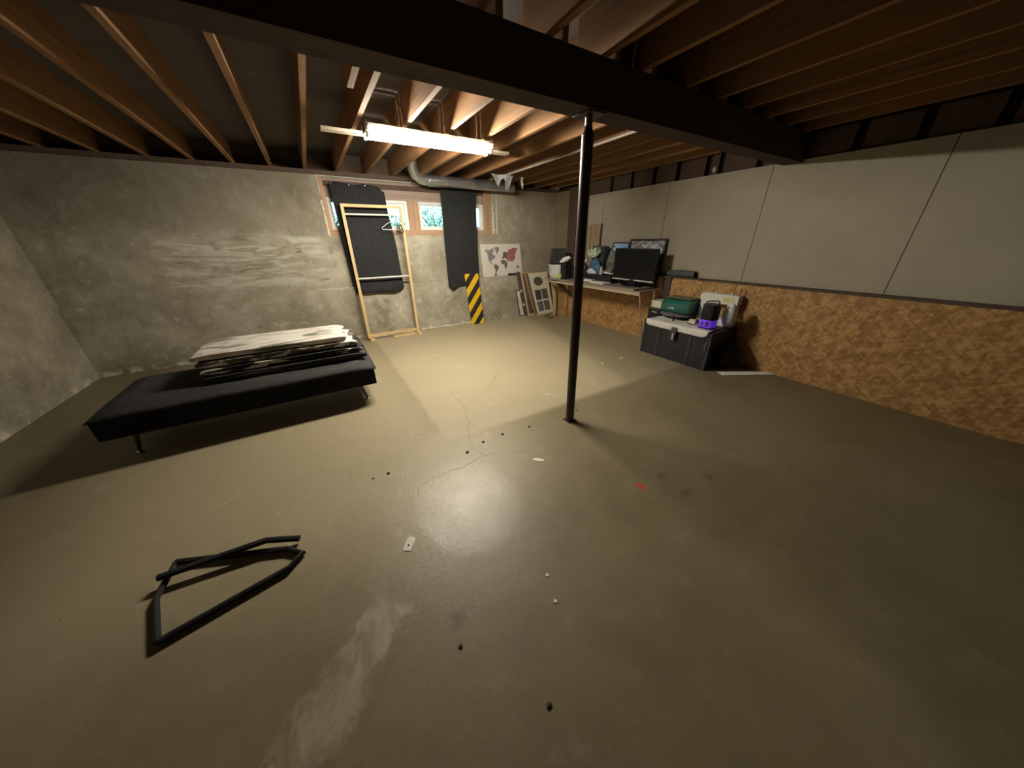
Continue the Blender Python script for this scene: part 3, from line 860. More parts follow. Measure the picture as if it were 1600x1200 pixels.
o.location = (4.256, 4.225, zt + .430); o.rotation_euler = (rad(-18), 0, 0)
tag(o, 'pale green foam packing piece lying on top of the blue bag', 'foam piece')
def shoe(name, label, loc, rz, rx, upper, sole, L=.24):
    c = thing(name, label, 'shoe', (0, 0, 0))
    q = MB()
    sec = [(-.5, .30, .28), (-.42, .36, .34), (-.15, .34, .30), (.10, .36, .22), (.32, .40, .16), (.46, .30, .12), (.5, .14, .08)]
    def f(u, v):
        i = min(int(u * 6), 5); t = u * 6 - i
        a, b = sec[i], sec[i + 1]
        x, w, hh = (a[k] + (b[k] - a[k]) * t for k in range(3))
        an = pi * v
        return (x * L, .5 * w * L * cos(an), .018 + hh * L * (sin(an) ** .8))
    q.grid(f, 18, 12, .004); q.build('upper', upper, c, 'all')
    q = MB(); o1 = []
    for k in range(24):
        a = 2 * pi * k / 24; o1.append((.52 * L * cos(a), (.20 + .02 * cos(a)) * L * sin(a), 0))
    q.hexa(o1, [(x, y, .024) for x, y, z in o1]); q.bevel(.004, 1).build('sole', sole, c, True)
    q = MB()
    for k in range(4):
        q.tube([(.02 * L + .05 * L * k, -.06 * L, .018 + .235 * L - .03 * L * k), (.02 * L + .05 * L * k, .06 * L, .018 + .235 * L - .03 * L * k)], .003, 5)
    q.build('lace', M_WHITE, c)
    c.location = loc; c.rotation_euler = (rx, 0, rz)
    return c
shoe('sneaker', 'grey brown sneaker lying in the near end of the tray', (4.255, 3.872, zt + .128), rad(80), rad(10), plain('sneaker_grey', (.16, .13, .11), .8, var=.3), M_WHITE)
bx('shoe_box', M_BLACKM, None, 4.204, 4.304, 3.758, 3.98, zt + .0, zt + .108, bev=.003)
tag(bpy.data.objects['shoe_box'], 'low black box in the tray beneath the grey sneaker', 'box')
q = MB(); q.lathe([(0, 0), (.028, 0), (.03, .02), (.03, .17), (.02, .20), (.016, .24), (0, .24)], (4.255, 4.035, zt), 16)
tag(q.build('spray_bottle', plain('cloudy_bottle', (.45, .47, .46), .3), None, True), 'cloudy little bottle standing between the blue bag and the sneaker', 'bottle')

# papers and tape in front of the tray
q = MB(); q.obox((4.085, 3.86, ZT + .014), (.17, .32, .020), RZ(-.10)); q.bevel(.002, 1)
tag(q.build('paper_stack', M_PAPER), 'flat stack of pale paper at the front of the workbench', 'paper')
q = MB(); q.obox((4.12, 4.20, ZT + .022), (.09, .26, .036), RZ(.05)); q.bevel(.002, 1)
tag(q.build('white_carton', M_WHITE), 'long flat white carton lying beside the post', 'box')
tape = thing('tape_roll', 'mint green roll of tape standing on the bench beside the post', 'tape', (4.02, 4.36, ZT))
q = MB()
def ring(q, c, r0, r1, w):
    for k in range(20):
        a0, a1 = 2 * pi * k / 20, 2 * pi * (k + 1) / 20
        P = lambda r, a, d: (c[0] + d, c[1] + r * cos(a), c[2] + r * sin(a))
        q._add([P(r0, a0, -w), P(r1, a0, -w), P(r1, a1, -w), P(r0, a1, -w), P(r0, a0, w), P(r1, a0, w), P(r1, a1, w), P(r0, a1, w)], [(0, 1, 2, 3), (4, 7, 6, 5), (1, 5, 6, 2), (0, 3, 7, 4)])
ring(q, (4.02, 4.335, ZT + .051), .032, .05, .022); q.build('tape_band', plain('mint_tape', (.42, .68, .52), .5), tape)
q = MB(); ring(q, (4.02, 4.335, ZT + .051), .028, .0319, .022); q.build('tape_core', plain('green_core', (.02, .22, .12), .6), tape)

# loudspeaker, grey bag, television, pictures, slatted panel
sp = thing('loudspeaker', 'tall dark box loudspeaker behind the blue bag on the bench', 'speaker', (4.34, 4.22, ZT))
SPB = plain('speaker_wrap', (.045, .040, .048), .7, var=.2)
bx('cabinet', SPB, sp, 4.335, 4.434, 4.08, 4.37, ZT + .001, 1.395, bev=.004)
bx('grille', plain('speaker_cloth', (.040, .036, .044), .8, var=.2), sp, 4.326, 4.3345, 4.095, 4.355, ZT + .02, 1.38, bev=.003)
q = MB(); q.blob((4.362, 3.935, ZT + .262), (.028, .100, .255), 17, .22, 3, 2.6)
tag(q.build('film_bag', plain('smoky_film', (.14, .135, .125), .25, var=.6, scale=22), None, False), 'crinkled smoky grey plastic bag between loudspeaker and television', 'bag')
tv = thing('television', 'black flat screen television with a silver strip along its bottom', 'television', (4.22, 3.36, ZT))
bx('tv_body', M_BLACK, tv, 4.215, 4.255, 2.965, 3.735, .915, 1.372, bev=.006)
bx('screen', plain('tv_screen', (.004, .004, .005), .45, var=.1, spec=.12), tv, 4.211, 4.2148, 2.985, 3.715, .945, 1.355)
bx('silver_strip', plain('silver_paint', (.72, .72, .72), .4, var=.03), tv, 4.206, 4.2148, 2.965, 3.735, .912, .925, bev=.001)
bx('badge', M_BLACK, tv, 4.203, 4.2055, 3.30, 3.38, .913, .924)
bx('stand_neck', M_BLACK, tv, 4.22, 4.25, 3.28, 3.42, ZT + .019, .915, bev=.003)
q = MB(); q.lathe([(0, 0), (.13, 0), (.128, .010), (.05, .018), (0, .018)], (4.235, 3.35, ZT + .005), 28, .75, 1.5); q.build('stand_foot', M_BLACK, tv, True)
def wallpic(label, y0, y1, ztop, mat, fw=.022):
    B = Board((4.40, y1, ZT + .004), (4.40, y0, ZT + .004), (4.500, y0, ztop), (4.500, y1, ztop))
    t = thing('framed_picture', label, 'picture', (4.40, (y0 + y1) / 2, ZT), 'framed pictures behind the television')
    w = fw / (y1 - y0); v = fw / (ztop - ZT)
    B.frame('frame', M_BLKFR, t, w, v, -.014, .004)
    B.panel('picture', mat, t, w, 1 - w, v, 1 - v, -.010, -.004)
    return t
def picture_mat(name, stops, sc):
    k = N(name); f = k.noise(k.mapped(scale=(1, 1, 1.6)), sc, 6, .7, 1.0)
    k.set(k.b.inputs['Base Color'], k.ramp(f, stops)); k.b.inputs['Roughness'].default_value = .3
    return k.m
wallpic('wide black framed picture in grey tones tallest behind the television', 3.045, 3.70, 1.500,
        picture_mat('grey_photo', [(.35, (.06, .06, .065)), (.50, (.30, .30, .30)), (.60, (.75, .75, .75))], 9), .03)
wallpic('black framed picture of a bright blue view at the left behind the television', 3.71, 4.055, 1.452,
        picture_mat('blue_photo', [(.32, (.06, .14, .42)), (.48, (.35, .55, .85)), (.60, (.80, .92, .98))], 7), .02)
sl = thing('slatted_panel', 'weathered brown panel of upright boards leaning on the plasterboard', 'panel', (4.49, 4.68, 1.0))
M_SLAT = wood('weathered_slat', (.24, .17, .105), (.44, .34, .23), 'Z', .85)
y = 4.395
for k in range(7):
    w = .072 + random.uniform(-.006, .006)
    bx('slat', M_SLAT, sl, 4.505 + random.uniform(-.003, .003), 4.522, y, y + w, 1.0, 1.745 + random.uniform(-.012, .006), bev=.003)
    y += w + .005
bx('batten', M_DARKWOOD, sl, 4.5225, 4.5295, 4.40, 4.92, 1.15, 1.19)
bx('edge_slat', M_DARKWOOD, sl, 4.500, 4.527, 4.366, 4.390, 1.0, 1.752, bev=.002)

bb = thing('shadow_board', 'dark brown board added as shadow on the strand board beside the bench end', 'board', (4.43, 2.88, .575))  # added board; its dark colour stands for the shadow of television and bench
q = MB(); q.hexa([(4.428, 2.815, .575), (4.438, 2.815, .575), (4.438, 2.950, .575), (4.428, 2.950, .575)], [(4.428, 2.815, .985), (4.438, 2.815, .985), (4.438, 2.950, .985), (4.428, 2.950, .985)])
q.bevel(.002, 1).build('board', wood('umber_shadow', (.030, .016, .012), (.060, .032, .022), 'Z', .7), bb)  # body of the added shadow board
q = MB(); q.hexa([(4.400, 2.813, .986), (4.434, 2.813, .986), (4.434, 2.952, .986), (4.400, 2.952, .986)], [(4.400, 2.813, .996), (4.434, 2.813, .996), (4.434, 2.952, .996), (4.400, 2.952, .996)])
q.bevel(.002, 1).build('added_top_edge', plain('added_grey_edge', (.10, .095, .09), .6), bb)
# rolled dark cloth on the ledge
q = MB()
q.grid(lambda u, v: (4.487 + (.036 + .008 * noise.noise(V((u * 5, v * 4, 2)))) * cos(2 * pi * v), 2.52 + .42 * u, 1.042 + (.046 - .018 * (u > .97) + .006 * noise.noise(V((u * 6, v * 3, 8)))) * sin(2 * pi * v)), 24, 20)
tag(q.build('rolled_cloth', plain('blue_grey_cloth', (.075, .080, .092), .9, var=.3), None, 'all'), 'rolled dark blue grey cloth lying on the ledge right of the television', 'cloth')

# ================================================================ CHEST AND WHAT LIES ON IT
ZC = .470
CX0, CX1, CY0, CY1 = 3.855, 4.43, 1.800, 2.725
ch = thing('storage_chest', 'large black storage chest with strap latch and a white cloth on top', 'chest', (4.14, 2.26, 0))
M_CHEST = plain('chest_vinyl', (.011, .011, .016), .5, var=.3, scale=9, bump=.08)
bx('chest_body', M_CHEST, ch, CX0, CX1, CY0, CY1, 0, .385, bev=.008)
bx('lid', M_CHEST, ch, CX0 - .004, CX1, CY0 - .004, CY1 + .004, .388, ZC, bev=.010)
M_STRAP = plain('chest_strap', (.030, .031, .038), .45, var=.2)
for yy in (2.04, 2.48):
    bx('strap', M_STRAP, ch, CX0 - .007, CX0 - .0005, yy - .018, yy + .018, .004, .384, bev=.002)
for zz in (.20,):
    bx('seam', M_STRAP, ch, CX0 - .003, CX0 - .0004, CY0 + .01, 2.02, zz - .004, zz + .004)
    bx('seam', M_STRAP, ch, CX0 - .003, CX0 - .0004, 2.06, 2.46, zz - .004, zz + .004)
    bx('seam', M_STRAP, ch, CX0 - .003, CX0 - .0004, 2.50, CY1 - .01, zz - .004, zz + .004)
for yy in (CY0, CY1):
    bx('corner_trim', M_STRAP, ch, CX0 - .005, CX0 + .03, yy - .005 if yy < 2 else yy - .025, yy + .025 if yy < 2 else yy + .005, .0, .383, bev=.002)
q = MB(); q.grid(lambda u, v: (CX0 - .031 - .010 * sin(pi * v), 2.225 + .075 * u, .455 - .17 * v - (.02 * abs(u - .5) * 2 if v > .9 else 0)), 4, 10, .006)
q.build('latch_strap', plain('latch_leather', (.035, .036, .042), .5), ch, True)
bx('buckle', M_METAL, ch, CX0 - .054, CX0 - .046, 2.238, 2.262, .295, .385, bev=.002)
q = MB(); q.tube([(CX0 - .01, 1.84, .36), (CX0 - .03, 1.838, .30), (CX0 - .01, 1.836, .24)], .006, 8); q.build('side_latch', M_METAL, ch, True)
# white cloth
def wc(u, v):
    y = CY0 + .045 + (CY1 - CY0 - .075) * u
    L = .36 * (1 - .25 * abs(u - .5)) + .095 + .02 * noise.noise(V((u * 6, 0, 4)))
    s = v * L
    over = .072 - .03 * max(0, .06 - u) / .06 - .03 * max(0, u - .95) / .05 + .006 * noise.noise(V((u * 5, 3, 1)))
    zz = ZC + .012 + .007 * noise.noise(V((u * 9, v * 5, 1))) + .004 * abs(noise.noise(V((u * 7 + v * 6, v * 9 - u * 5, 5))))
    if s < over:
        d = over - s
        return (CX0 - .016 - .004 * noise.noise(V((u * 14, d * 9, 2))), y, ZC + .008 - d)
    return (CX0 - .012 + (s - over), y + .03 * (v - .3) * (.5 - u), zz)
q = MB(); q.grid(wc, 46, 34, .003)
cl = q.build('white_cloth', plain('white_linen', (.66, .64, .60), .9, var=.08, scale=20, bump=.1), None, 'all')
tag(cl, 'creased white cloth draped over the front of the black chest', 'cloth')
q = MB(); q.tube([(3.99, 2.40, ZC + .022), (3.99, 2.40, ZC + .090)], .012, 10); q.bevel(.002, 1)
tag(q.build('marker', M_BLACK, None, True), 'short black stub standing on the white cloth', 'marker')
# grey flat bag, green box, white box on crate
q = MB(); q.blob((4.18, 2.50, ZC + .069), (.14, .23, .030), 9, .15, 3, 1.5)
tag(q.build('grey_pouch', plain('grey_pouch', (.115, .115, .115), .7, var=.25), None, 'all'), 'flat grey pouch lying under the green box on the chest', 'pouch')
gb = thing('green_box', 'dark teal green box with a curved lid on the chest', 'box', (4.24, 2.48, ZC + .10))
M_GREEN = plain('teal_plastic', (.018, .115, .088), .4, var=.2, scale=6)
q = MB()
ol = [(4.12, .0), (4.10, .03), (4.105, .12), (4.15, .165), (4.36, .185), (4.395, .17), (4.395, .0)]
q.hexa([(x, 2.30, ZC + .105 + z) for x, z in ol], [(x, 2.69, ZC + .105 + z * .92) for x, z in ol]); q.bevel(.008, 2)
q.build('box_body', M_GREEN, gb, True)
bx('lid_panel', plain('olive_lid', (.13, .13, .075), .5), gb, 4.16, 4.385, 2.315, 2.675, ZC + .285, ZC + .294, bev=.002)
B = Board((4.099, 2.60, ZC + .14), (4.099, 2.46, ZC + .14), (4.102, 2.46, ZC + .185), (4.102, 2.60, ZC + .185))
B.shape('white_scrawl', plain('scrawl', (.5, .55, .52), .6), gb, [(.1, .2), (.3, .8), (.42, .35), (.6, .85), (.75, .4), (.95, .6), (.7, .15), (.5, .45), (.3, .3)], .0006, .0014)
cr = thing('dark_crate', 'small dark crate on the floor between chest and workbench', 'crate', (4.22, 2.87, 0))
q = MB(); q.box(4.20, 4.42, 2.755, 2.945, .0, .555); q.bevel(.006); q.build('crate_body', M_BLACKM, cr)
bx('crate_rim', plain('crate_rim', (.05, .045, .042), .6), cr, 4.197, 4.424, 2.75, 2.950, .556, .572, bev=.003)
bx('handle', M_METAL, cr, 4.186, 4.1965, 2.80, 2.88, .505, .520, bev=.002)
wbx = thing('white_box', 'small cream cardboard box with a lid on the dark crate', 'box', (4.23, 2.82, .573))
M_CREAM = plain('cream_card', (.66, .62, .50), .8, var=.05)
q = MB(); q.obox((4.31, 2.852, .608), (.19, .165, .068), RZ(.05)); q.bevel(.002, 1).build('box_body', M_CREAM, wbx)
q = MB(); q.obox((4.31, 2.852, .657), (.198, .173, .026), RZ(.05)); q.bevel(.002, 1).build('lid', M_CREAM, wbx)
q = MB(); q.obox((4.10, 2.20, ZC + .039), (.05, .075, .055), RZ(.2)); q.bevel(.008)
tag(q.build('cream_cube', M_CREAM, None, True), 'little cream block beside the black speaker on the chest', 'block')
q = MB()
q.grid(lambda u, v: (4.17 + .11 * u, 2.05 + .15 * v, ZC + .055 + .03 * sin(v * 3) + .012 * noise.noise(V((u * 7, v * 7, 3)))), 12, 16, .010)
tag(q.build('yellowish_cloth', plain('yellowish_cloth', (.50, .44, .30), .9, var=.15), None, 'all'), 'crumpled yellowish cloth behind the cream block on the chest', 'cloth')
q = MB(); q.tube([(4.03, 2.23, ZC + .032), (4.00, 2.19, ZC + .030), (3.99, 2.14, ZC + .030), (4.01, 2.09, ZC + .030), (4.04, 2.06, ZC + .032)], .006, 6)
tag(q.build('black_cable', plain('brown_cable', (.09, .06, .05), .6), None, True), 'thin brown cable lying on the white cloth', 'cable')

# portable speaker with violet base
ps = thing('portable_speaker', 'black portable speaker with handle and a violet lit base', 'speaker', (4.0, 1.955, ZC + .012))
zc = ZC + .025
def rbox(q, cx, cy, w, d, z0, z1, r=.03, n=4, s1=1.0):
    a = rrect(w, d, r, n)
    q.hexa([(cx - w / 2 + x, cy - d / 2 + y, z0) for x, y in a], [(cx + (-w / 2 + x) * s1, cy + (-d / 2 + y) * s1, z1) for x, y in a])
q = MB(); rbox(q, 4.00, 1.955, .155, .165, zc + .105, zc + .285, .035, 4, .97); q.bevel(.005, 1).build('speaker_body', M_BLACK, ps, True)
q = MB(); rbox(q, 4.00, 1.955, .165, .175, zc, zc + .016, .038); q.bevel(.003, 1).build('base_ring', plain('violet_dark', (.05, .015, .25), .4), ps, True)
q = MB(); rbox(q, 4.00, 1.955, .150, .160, zc + .016, zc + .105, .034); q.build('light_base', emit('violet_glow', (.16, .045, .75), 0.30), ps, True)
for k, (yy, w) in enumerate(((1.985, .030), (1.930, .036))):
    bx('base_pattern', plain('violet_pattern', (.03, .01, .16), .4), ps, 3.9225, 3.9245, yy - w / 2, yy + w / 2, zc + .03, zc + .075 + .012 * k, bev=.0008)
q = MB(); q.tube([(4.0, 1.885, zc + .28), (4.0, 1.882, zc + .315), (4.0, 1.90, zc + .328), (4.0, 2.00, zc + .315), (4.0, 2.03, zc + .30), (4.0, 2.035, zc + .275)], .008, 10); q.build('handle', M_BLACK, ps, True)
q = MB(); q.tube([(3.9205, 1.965, zc + .225), (3.9195, 1.965, zc + .225)], .004, 8); q.build('indicator', M_PAPER, ps)

# white sewing machine
sm = thing('sewing_machine', 'white sewing machine standing behind the black portable speaker', 'sewing machine', (4.34, 2.03, ZC))
SX0, SX1 = 4.315, 4.425
bx('machine_bed', M_WHITE, sm, SX0 - .02, SX1, 1.83, 2.27, ZC + .004, ZC + .085, bev=.012, smooth=True)
bx('pillar', M_WHITE, sm, SX0, SX1, 2.13, 2.27, ZC + .086, ZC + .27, bev=.012, smooth=True)
bx('arm', M_WHITE, sm, SX0, SX1, 1.83, 2.27, ZC + .271, ZC + .385, bev=.022, smooth=True)
bx('head', M_WHITE, sm, SX0 + .01, SX1 - .01, 1.84, 1.94, ZC + .16, ZC + .27, bev=.012, smooth=True)
bx('yellow_panel', plain('yellow_panel', (.62, .60, .30), .5), sm, SX0 - .003, SX0 - .0004, 1.87, 2.00, ZC + .295, ZC + .355, bev=.001)
for yy in (2.13, 1.94):
    q = MB(); q.lathe([(0, 0), (.014, 0), (.014, .012), (.009, .02), (0, .02)], (4.37, yy, ZC + .386), 12); q.build('knob', M_WHITE, sm, True)
q = MB(); q.tube([(4.38, 1.86, ZC + .386), (4.38, 1.855, ZC + .47)], .005, 8); q.build('spool_pin', plain('dark_pin', (.10, .03, .03), .5), sm, True)
q = MB(); q.tube([(4.37, 2.271, ZC + .32), (4.37, 2.295, ZC + .32)], [.05, .046], 20); q.build('hand_wheel', M_WHITE, sm, True)
q = MB(); q.blob((4.17, 1.815, ZC + .175), (.085, .075, .140), 14, .10, 3, 1.4)
tag(q.build('silver_cushion', plain('silver_fabric', (.72, .73, .76), .45, var=.25, scale=7), None, 'all'), 'puffy silver grey cushion beside the portable speaker on the chest', 'cushion')
bg2 = MB(); bg2.blob((4.20, 1.715, .15), (.17, .075, .15), 31, .10, 3, 1.3)
b2 = thing('black_bag', 'limp black bag slumped on the floor against the end of the chest', 'bag', (4.20, 1.715, 0))
bg2.build('bag_body', M_BLACKM, b2, 'all')
q = MB(); q.tube([(4.08, 1.715, .27), (4.09, 1.72, .36), (4.19, 1.73, .39), (4.29, 1.725, .36), (4.30, 1.715, .27)], .010, 8); q.build('handle', M_BLACKM, b2, True)
q = MB(); q.obox((4.20, 1.47, .004), (.62, .10, .007), RZ(-.55)); q.bevel(.001, 1)
tag(q.build('white_board', M_PAPER), 'thin pale board lying flat on the floor by the black bag', 'board')

# ================================================================ FUTON WITH FOLDED BLANKETS
fu = thing('futon', 'low black futon bed on splayed metal legs with blankets on it', 'bed', (-.6, 3.6, 0))
M_FUT = plain('futon_fabric', (.013, .013, .014), .95, var=.3, scale=30, spec=.1)
FX0, FX1, FY0, FY1 = -1.62, .285, 3.14, 4.02
q = MB(); q.box(FX0, FX1, FY0, FY1, .205, .365); q.bevel(.03, 3).build('mattress_base', M_FUT, fu, True)
def pad(u, v):
    x = FX0 - .01 + (FX1 - FX0 + .03) * u; yy = FY0 - .02 + (FY1 - FY0 + .03) * v
    e = min(u, 1 - u) * (FX1 - FX0); e2 = min(v, 1 - v) * (FY1 - FY0)
    k = min(1, e / .14) * min(1, e2 / .14)
    return (x, yy, .372 + .060 * (k ** .5) + .008 * noise.noise(V((x * 5, yy * 5, 0))))
q = MB(); q.grid(pad, 60, 36, .006); q.build('top_pad', plain('futon_top', (.030, .029, .030), .8, var=.3, scale=25, spec=.2), fu, 'all')
q = MB(); q.box(FX0 + .02, FX1 - .02, FY0 + .02, FY1 - .02, .366, .372); q.build('pad_piping', M_FUT, fu)
for (x, yy, sx, sy) in ((.13, 3.25, .05, .02), (.13, 3.90, .05, -.02), (-1.47, 3.25, -.05, .02), (-1.47, 3.90, -.05, -.02)):
    lg = MB(); lg.tube([(x, yy, .215), (x + sx, yy + sy, .012)], [.019, .011], 14); l = lg.build('leg', plain('leg_bronze', (.12, .10, .08), .35, .8), fu, True)
    ft = MB(); ft.lathe([(0, 0), (.024, 0), (.024, .006), (.012, .014), (0, .014)], (x + sx, yy + sy, 0), 16); ft.build('foot', M_CHROME, l, True)

def blanket(label, x0, x1, y0, y1, z0, hgt, mat, seed, droop):
    def f(u, v):       # closed section in (x, z) swept along y
        a = 2 * pi * v
        cx, hx = (x0 + x1) / 2, (x1 - x0) / 2
        c, s = cos(a), sin(a)
        x = cx + hx * (abs(c) ** .25) * (1 if c > 0 else -1)
        zz = hgt / 2 * (1 + (abs(s) ** .6) * (1 if s > 0 else -1))
        y = y0 + (y1 - y0) * u
        ex = .055 * noise.noise(V((u * 5, v * 3, seed)))
        w = .012 * noise.noise(V((x * 5, y * 5, 9)))
        dr = droop * max(0, (x + .06) / .30) ** 2
        return (x + ex * (1 if c > 0 else 0), y + .03 * noise.noise(V((x * 3, zz * 20, seed))), z0 + zz + w * (.4 + .2 * z0) - dr)
    q = MB(); n = 26; nv = 60
    q.grid(f, n, nv)
    # end caps
    for u in (0, 1):
        P = [f(u, j / nv) for j in range(nv)]
        q._add(P, [tuple(range(nv))])
    bmesh.ops.remove_doubles(q.bm, verts=q.bm.verts, dist=.0005)
    o = q.build('folded_blanket', mat, None, True)
    tag(o, label, 'blanket', 'folded blankets on the futon')
cream, green, pink, dark, white = (.62, .58, .50), (.17, .18, .13), (.40, .29, .25), (.014, .013, .014), (.74, .70, .63)
def patterned(name, stops, scale, sc=1.0):
    k = N(name)
    f = k.noise(k.mapped(scale=scale), sc, 3, .5, .6)
    k.set(k.b.inputs['Base Color'], k.ramp(f, stops)); k.b.inputs['Roughness'].default_value = .9
    k.bump(k.noise(k.mapped(), 90, 2), .15, .002)
    return k.m
blanket('black folded blanket lowest of the pile on the futon', -1.0, .262, 3.30, 3.93, .447, .047, patterned('blanket_black', [(.30, dark), (.62, (.03, .028, .028)), (.70, (.30, .28, .25))], (1.2, 5, 25)), 1, .0)
blanket('black blanket with white bars second from the bottom of the pile', -1.0, .235, 3.33, 3.94, .508, .046, patterned('blanket_bars', [(.40, dark), (.56, dark), (.60, white), (.66, white), (.70, dark)], (4.5, 3, 18)), 2, .011)
blanket('black and white patterned blanket second from the top of the pile', -1.02, .200, 3.36, 3.95, .567, .044, patterned('blanket_pattern', [(.36, dark), (.46, (.20, .18, .16)), (.52, dark), (.57, white), (.70, white)], (6, 3, 14)), 3, .022)
blanket('cream blanket with grey green and pink streaks topmost of the pile', -1.04, .115, 3.38, 3.96, .624, .044, patterned('blanket_cream', [(.30, green), (.40, green), (.44, cream), (.52, white), (.58, pink), (.62, white), (.70, green)], (1.6, 7, 9)), 4, .033)

# black metal stand foot at the left
st = thing('metal_stand', 'black metal folding stand lying on the floor at the left edge', 'stand', (-.6, 1.56, 0))
q = MB(); q.tube([(-.95, 1.80, .02), (-.46, 1.585, .02), (-.392, 1.515, .02), (-.45, 1.455, .02), (-.90, 1.36, .02)], .015, 8); q.build('foot_frame', M_BLACKM, st, True)
q = MB(); q.tube([(-.95, 1.80, .02), (-.97, 1.6, .02), (-.90, 1.36, .02)], .013, 8); q.build('cross_bar', M_BLACKM, st, True)
q = MB(); q.tube([(-.98, 1.70, .05), (-.55, 1.665, .06), (-.405, 1.618, .03)], .016, 8); q.build('arm', M_BLACKM, st, True)

# ================================================================ CEILING SERVICES
du = thing('air_duct', 'round galvanised duct along the top of the window wall', 'duct', (2.4, 5.42, 2.27))
el = [(1.55, 5.30, 2.58), (1.56, 5.36, 2.50), (1.61, 5.42, 2.41), (1.70, 5.45, 2.365), (1.82, 5.455, 2.352)]
q = MB(); q.tube(el, .072, 20); q.build('elbow', M_METAL, du, True)
q = MB(); q.tube([(1.80, 5.455, 2.352), (3.35, 5.455, 2.352)], .075, 24); q.build('pipe', M_METAL, du, True)
for x in (1.83, 2.55, 3.30):
    q = MB(); q.tube([(x - .012, 5.455, 2.352), (x, 5.455, 2.352), (x + .012, 5.455, 2.352)], [.0765, .079, .0765], 24); q.build('joint_band', M_METAL, du, True)
q = MB(); q.tube([(2.84, 2.30, 2.405), (2.85, 3.4, 2.405), (2.83, 4.75, 2.405)], .012, 10)
tag(q.build('water_pipe', plain('grey_pipe', (.42, .38, .34), .4), None, True), 'thin grey water pipe running under the joists towards the window wall', 'pipe')
cd = MB(); cd.tube([(.315, YW - .012, 2.352), (1.62, YW - .012, 2.345)], .007, 8); cd.tube([(.315, YW - .012, 2.352), (.315, YW - .012, 2.12)], .006, 8)
tag(cd.build('conduit', plain('pale_conduit', (.60, .58, .52), .5), None, True), 'thin pale conduit along the top edge of the concrete wall', 'conduit')
q = MB()
edge = [(2.60, 2.41), (2.66, 2.37), (2.70, 2.30), (2.735, 2.265), (2.76, 2.33), (2.80, 2.37), (2.835, 2.34), (2.85, 2.26), (2.865, 2.215), (2.89, 2.25), (2.905, 2.215), (2.93, 2.26), (2.95, 2.35), (2.98, 2.41)]
for (x0, z0), (x1, z1) in zip(edge, edge[1:]):
    for j in range(6):
        a = [(x0, z0 + (2.415 - z0) * j / 6), (x1, z1 + (2.415 - z1) * j / 6), (x1, z1 + (2.415 - z1) * (j + 1) / 6), (x0, z0 + (2.415 - z0) * (j + 1) / 6)]
        P = [(x, 4.86 + .05 * noise.noise(V((x * 9, zz * 6, 0))), zz) for x, zz in a]
        q._add(P, [(0, 1, 2, 3)])
bmesh.ops.remove_doubles(q.bm, verts=q.bm.verts, dist=.0004)
geo = bmesh.ops.solidify(q.bm, geom=q.bm.faces[:], thickness=.012)
tag(q.build('torn_insulation', plain('grey_insulation', (.40, .41, .40), .95, var=.25, scale=25, bump=.3), None, True), 'ragged grey insulation hanging from the joists near the duct', 'insulation')
q = MB(); q.grid(lambda u, v: (3.09 + .045 * u + .02 * v * (1 - u) - .0 * v, 4.80 + .015 * sin(v * 4), 2.415 - (.165 * v if u < .5 else .11 * v) - .02), 4, 10, .002)
tag(q.build('paper_strip', plain('yellow_paper', (.66, .60, .36), .85), None, True), 'curled yellowish paper strip hanging from a joist beyond the lamp', 'paper strip')

# ================================================================ SCRAPS ON THE FLOOR
def scrap(name, label, cat, pts, h, mat, group=None, hole=None):
    q = MB(); q.hexa([(x, y, .0008) for x, y in pts], [(x, y, h) for x, y in pts])
    o = q.bevel(min(.0012, h / 3), 1).build(name, mat)
    if hole:
        d = MB(); d.lathe([(0, 0), (hole[2], 0), (hole[2], .0006), (0, .0006)], (hole[0], hole[1], h + .0001), 10); d.build('hole', M_BLACKM, o)
    return tag(o, label, cat, group)
def disc(cx, cy, a, b, rot, n=12, jit=.12):
    P = []
    for k in range(n):
        t = 2 * pi * k / n; r = 1 + random.uniform(-jit, jit)
        x, y = a * r * cos(t), b * r * sin(t)
        P.append((cx + x * cos(rot) - y * sin(rot), cy + x * sin(rot) + y * cos(rot)))
    return P
M_CHIP = plain('white_chip', (.74, .70, .60), .8)
scrap('white_chip', 'white oval paint chip on the floor in front of the post', 'chip', disc(1.12, 1.488, .045, .017, -.75), .004, M_CHIP)
B4 = [(.105 + x * cos(.95) - y * sin(.95), 1.287 + x * sin(.95) + y * cos(.95)) for x, y in ((-.042, -.022), (.036, -.022), (.044, -.008), (.044, .018), (.036, .024), (-.042, .022))]
scrap('paper_tag', 'cream tag with a dark hole lying on the bare floor', 'tag', B4, .003, M_CHIP, None, (.098, 1.280, .006))
scrap('white_crumb', 'upper of two white crumbs on the floor below the paint chip', 'crumb', disc(.64, .752, .007, .009, 0), .004, M_CHIP)
scrap('white_crumb', 'lower of two white crumbs on the floor below the paint chip', 'crumb', disc(.598, .635, .007, .008, 0), .004, M_CHIP)
scrap('white_crumb', 'thin white fleck on the floor left of the post', 'crumb', disc(1.83, 2.32, .020, .008, -.4), .004, M_CHIP)
scrap('white_crumb', 'slim white fleck on the floor before the workbench', 'crumb', disc(3.37, 2.66, .040, .012, .0), .004, M_CHIP)
scrap('white_crumb', 'small white fleck nearer the post than the workbench one', 'crumb', disc(3.01, 2.66, .022, .014, .3), .004, M_CHIP)
M_DEBR = plain('dark_debris', (.035, .026, .018), .9)
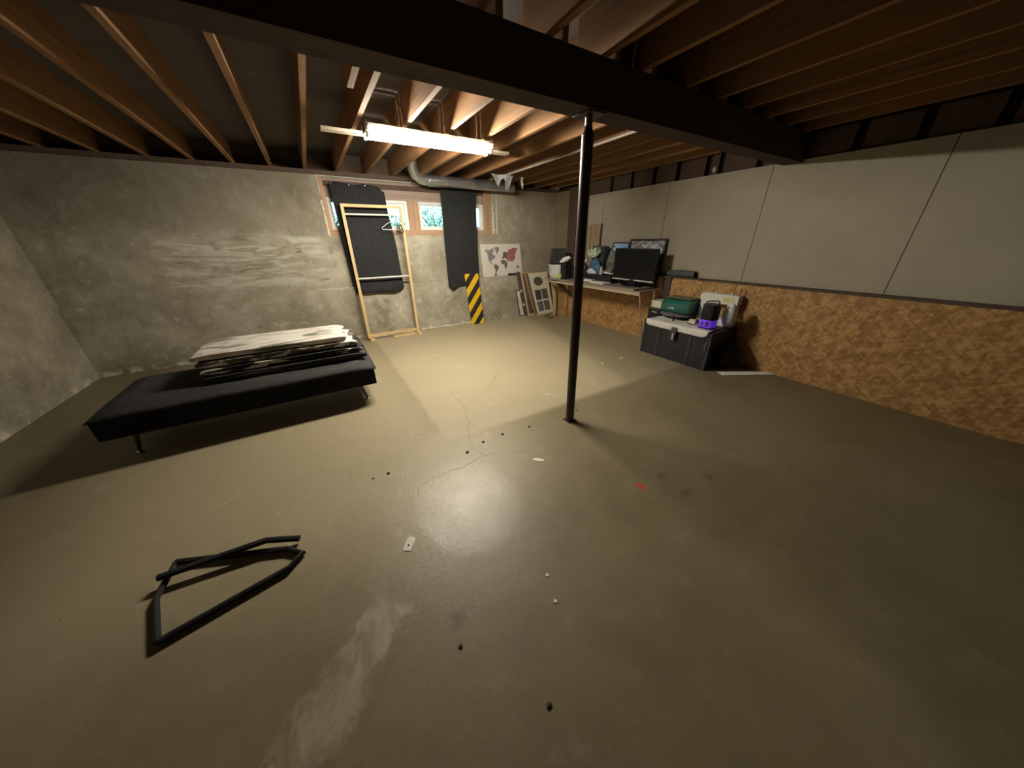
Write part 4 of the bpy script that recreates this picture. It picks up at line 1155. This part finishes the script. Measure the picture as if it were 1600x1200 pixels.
for lab, x, y, s in (('dark crumb on the floor in line with the post foot', 1.315, 1.903, .012), ('middle dark crumb of the row left of the post', 1.054, 1.927, .014),
                     ('dark crumb where two floor cracks meet', .866, 1.915, .012), ('flat dark crumb left of the crack junction', .70, 1.86, .013),
                     ('round dark crumb alone on the floor at the left', .123, 1.938, .012), ('small dark crumb leftmost on the pale floor', .02, 1.941, .008),
                     ('black crumb on the dark floor near the camera', .361, .374, .010), ('dark crumb beside the long pale smear', .161, .702, .009)):
    q = MB(); q.blob((x, y, s * .38), (s, s * .8, s * .4), int(x * 100), .35, 2)
    tag(q.build('dark_crumb', M_DEBR, None, True), lab, 'crumb')

# ================================================================ OUTSIDE THE WINDOWS
M_LAWN = plain('lawn', (.09, .20, .07), .95, var=.4, scale=30)
lw = bx('lawn', M_LAWN, None, -6, 10, YW + .25, 16, 1.30, 1.44); struct(lw)
M_LEAF = plain('shrub_leaf', (.36, .58, .45), .6, var=.5, scale=8)
M_STEM = plain('shrub_stem', (.10, .07, .05), .9)
def shrub(label, x, y, hgt, rad_, n):
    t = thing('shrub', label, 'shrub', (x, y, 1.44))
    q = MB()
    for k in range(9):
        a = k * 2.4; q.tube([(x, y, 1.43), (x + .3 * rad_ * cos(a), y + .3 * rad_ * sin(a), 1.44 + hgt * .5), (x + .8 * rad_ * cos(a), y + .8 * rad_ * sin(a), 1.44 + hgt * .92)], [.015, .01, .004], 5)
    q.build('stems', M_STEM, t)['kind'] = 'stuff'
    q = MB()
    for k in range(n):
        th, ph = random.uniform(0, 2 * pi), random.uniform(.05, 1.5); r = random.uniform(.45, 1.0)
        c = V((x + rad_ * r * cos(th) * sin(ph + .2), y + rad_ * r * sin(th) * sin(ph + .2), 1.46 + hgt * r * cos(ph * .95)))
        d = V((random.uniform(-1, 1), random.uniform(-1, 1), random.uniform(-.6, .8))).normalized(); s = d.orthogonal().normalized()
        L, w = random.uniform(.06, .11), random.uniform(.018, .03)
        q._add([tuple(c), tuple(c + d * L * .5 + s * w), tuple(c + d * L), tuple(c + d * L * .5 - s * w)], [(0, 1, 2, 3)])
    q.build('leaves', M_LEAF, t)['kind'] = 'stuff'
shrub('spreading leafy shrub outside the right window', 2.95, 8.6, .86, .62, 620)
shrub('low leafy shrub outside the left window', 1.70, 8.0, .55, .50, 380)
shrub('leafy shrub outside behind the left end of the window', .45, 8.4, .75, .55, 360)
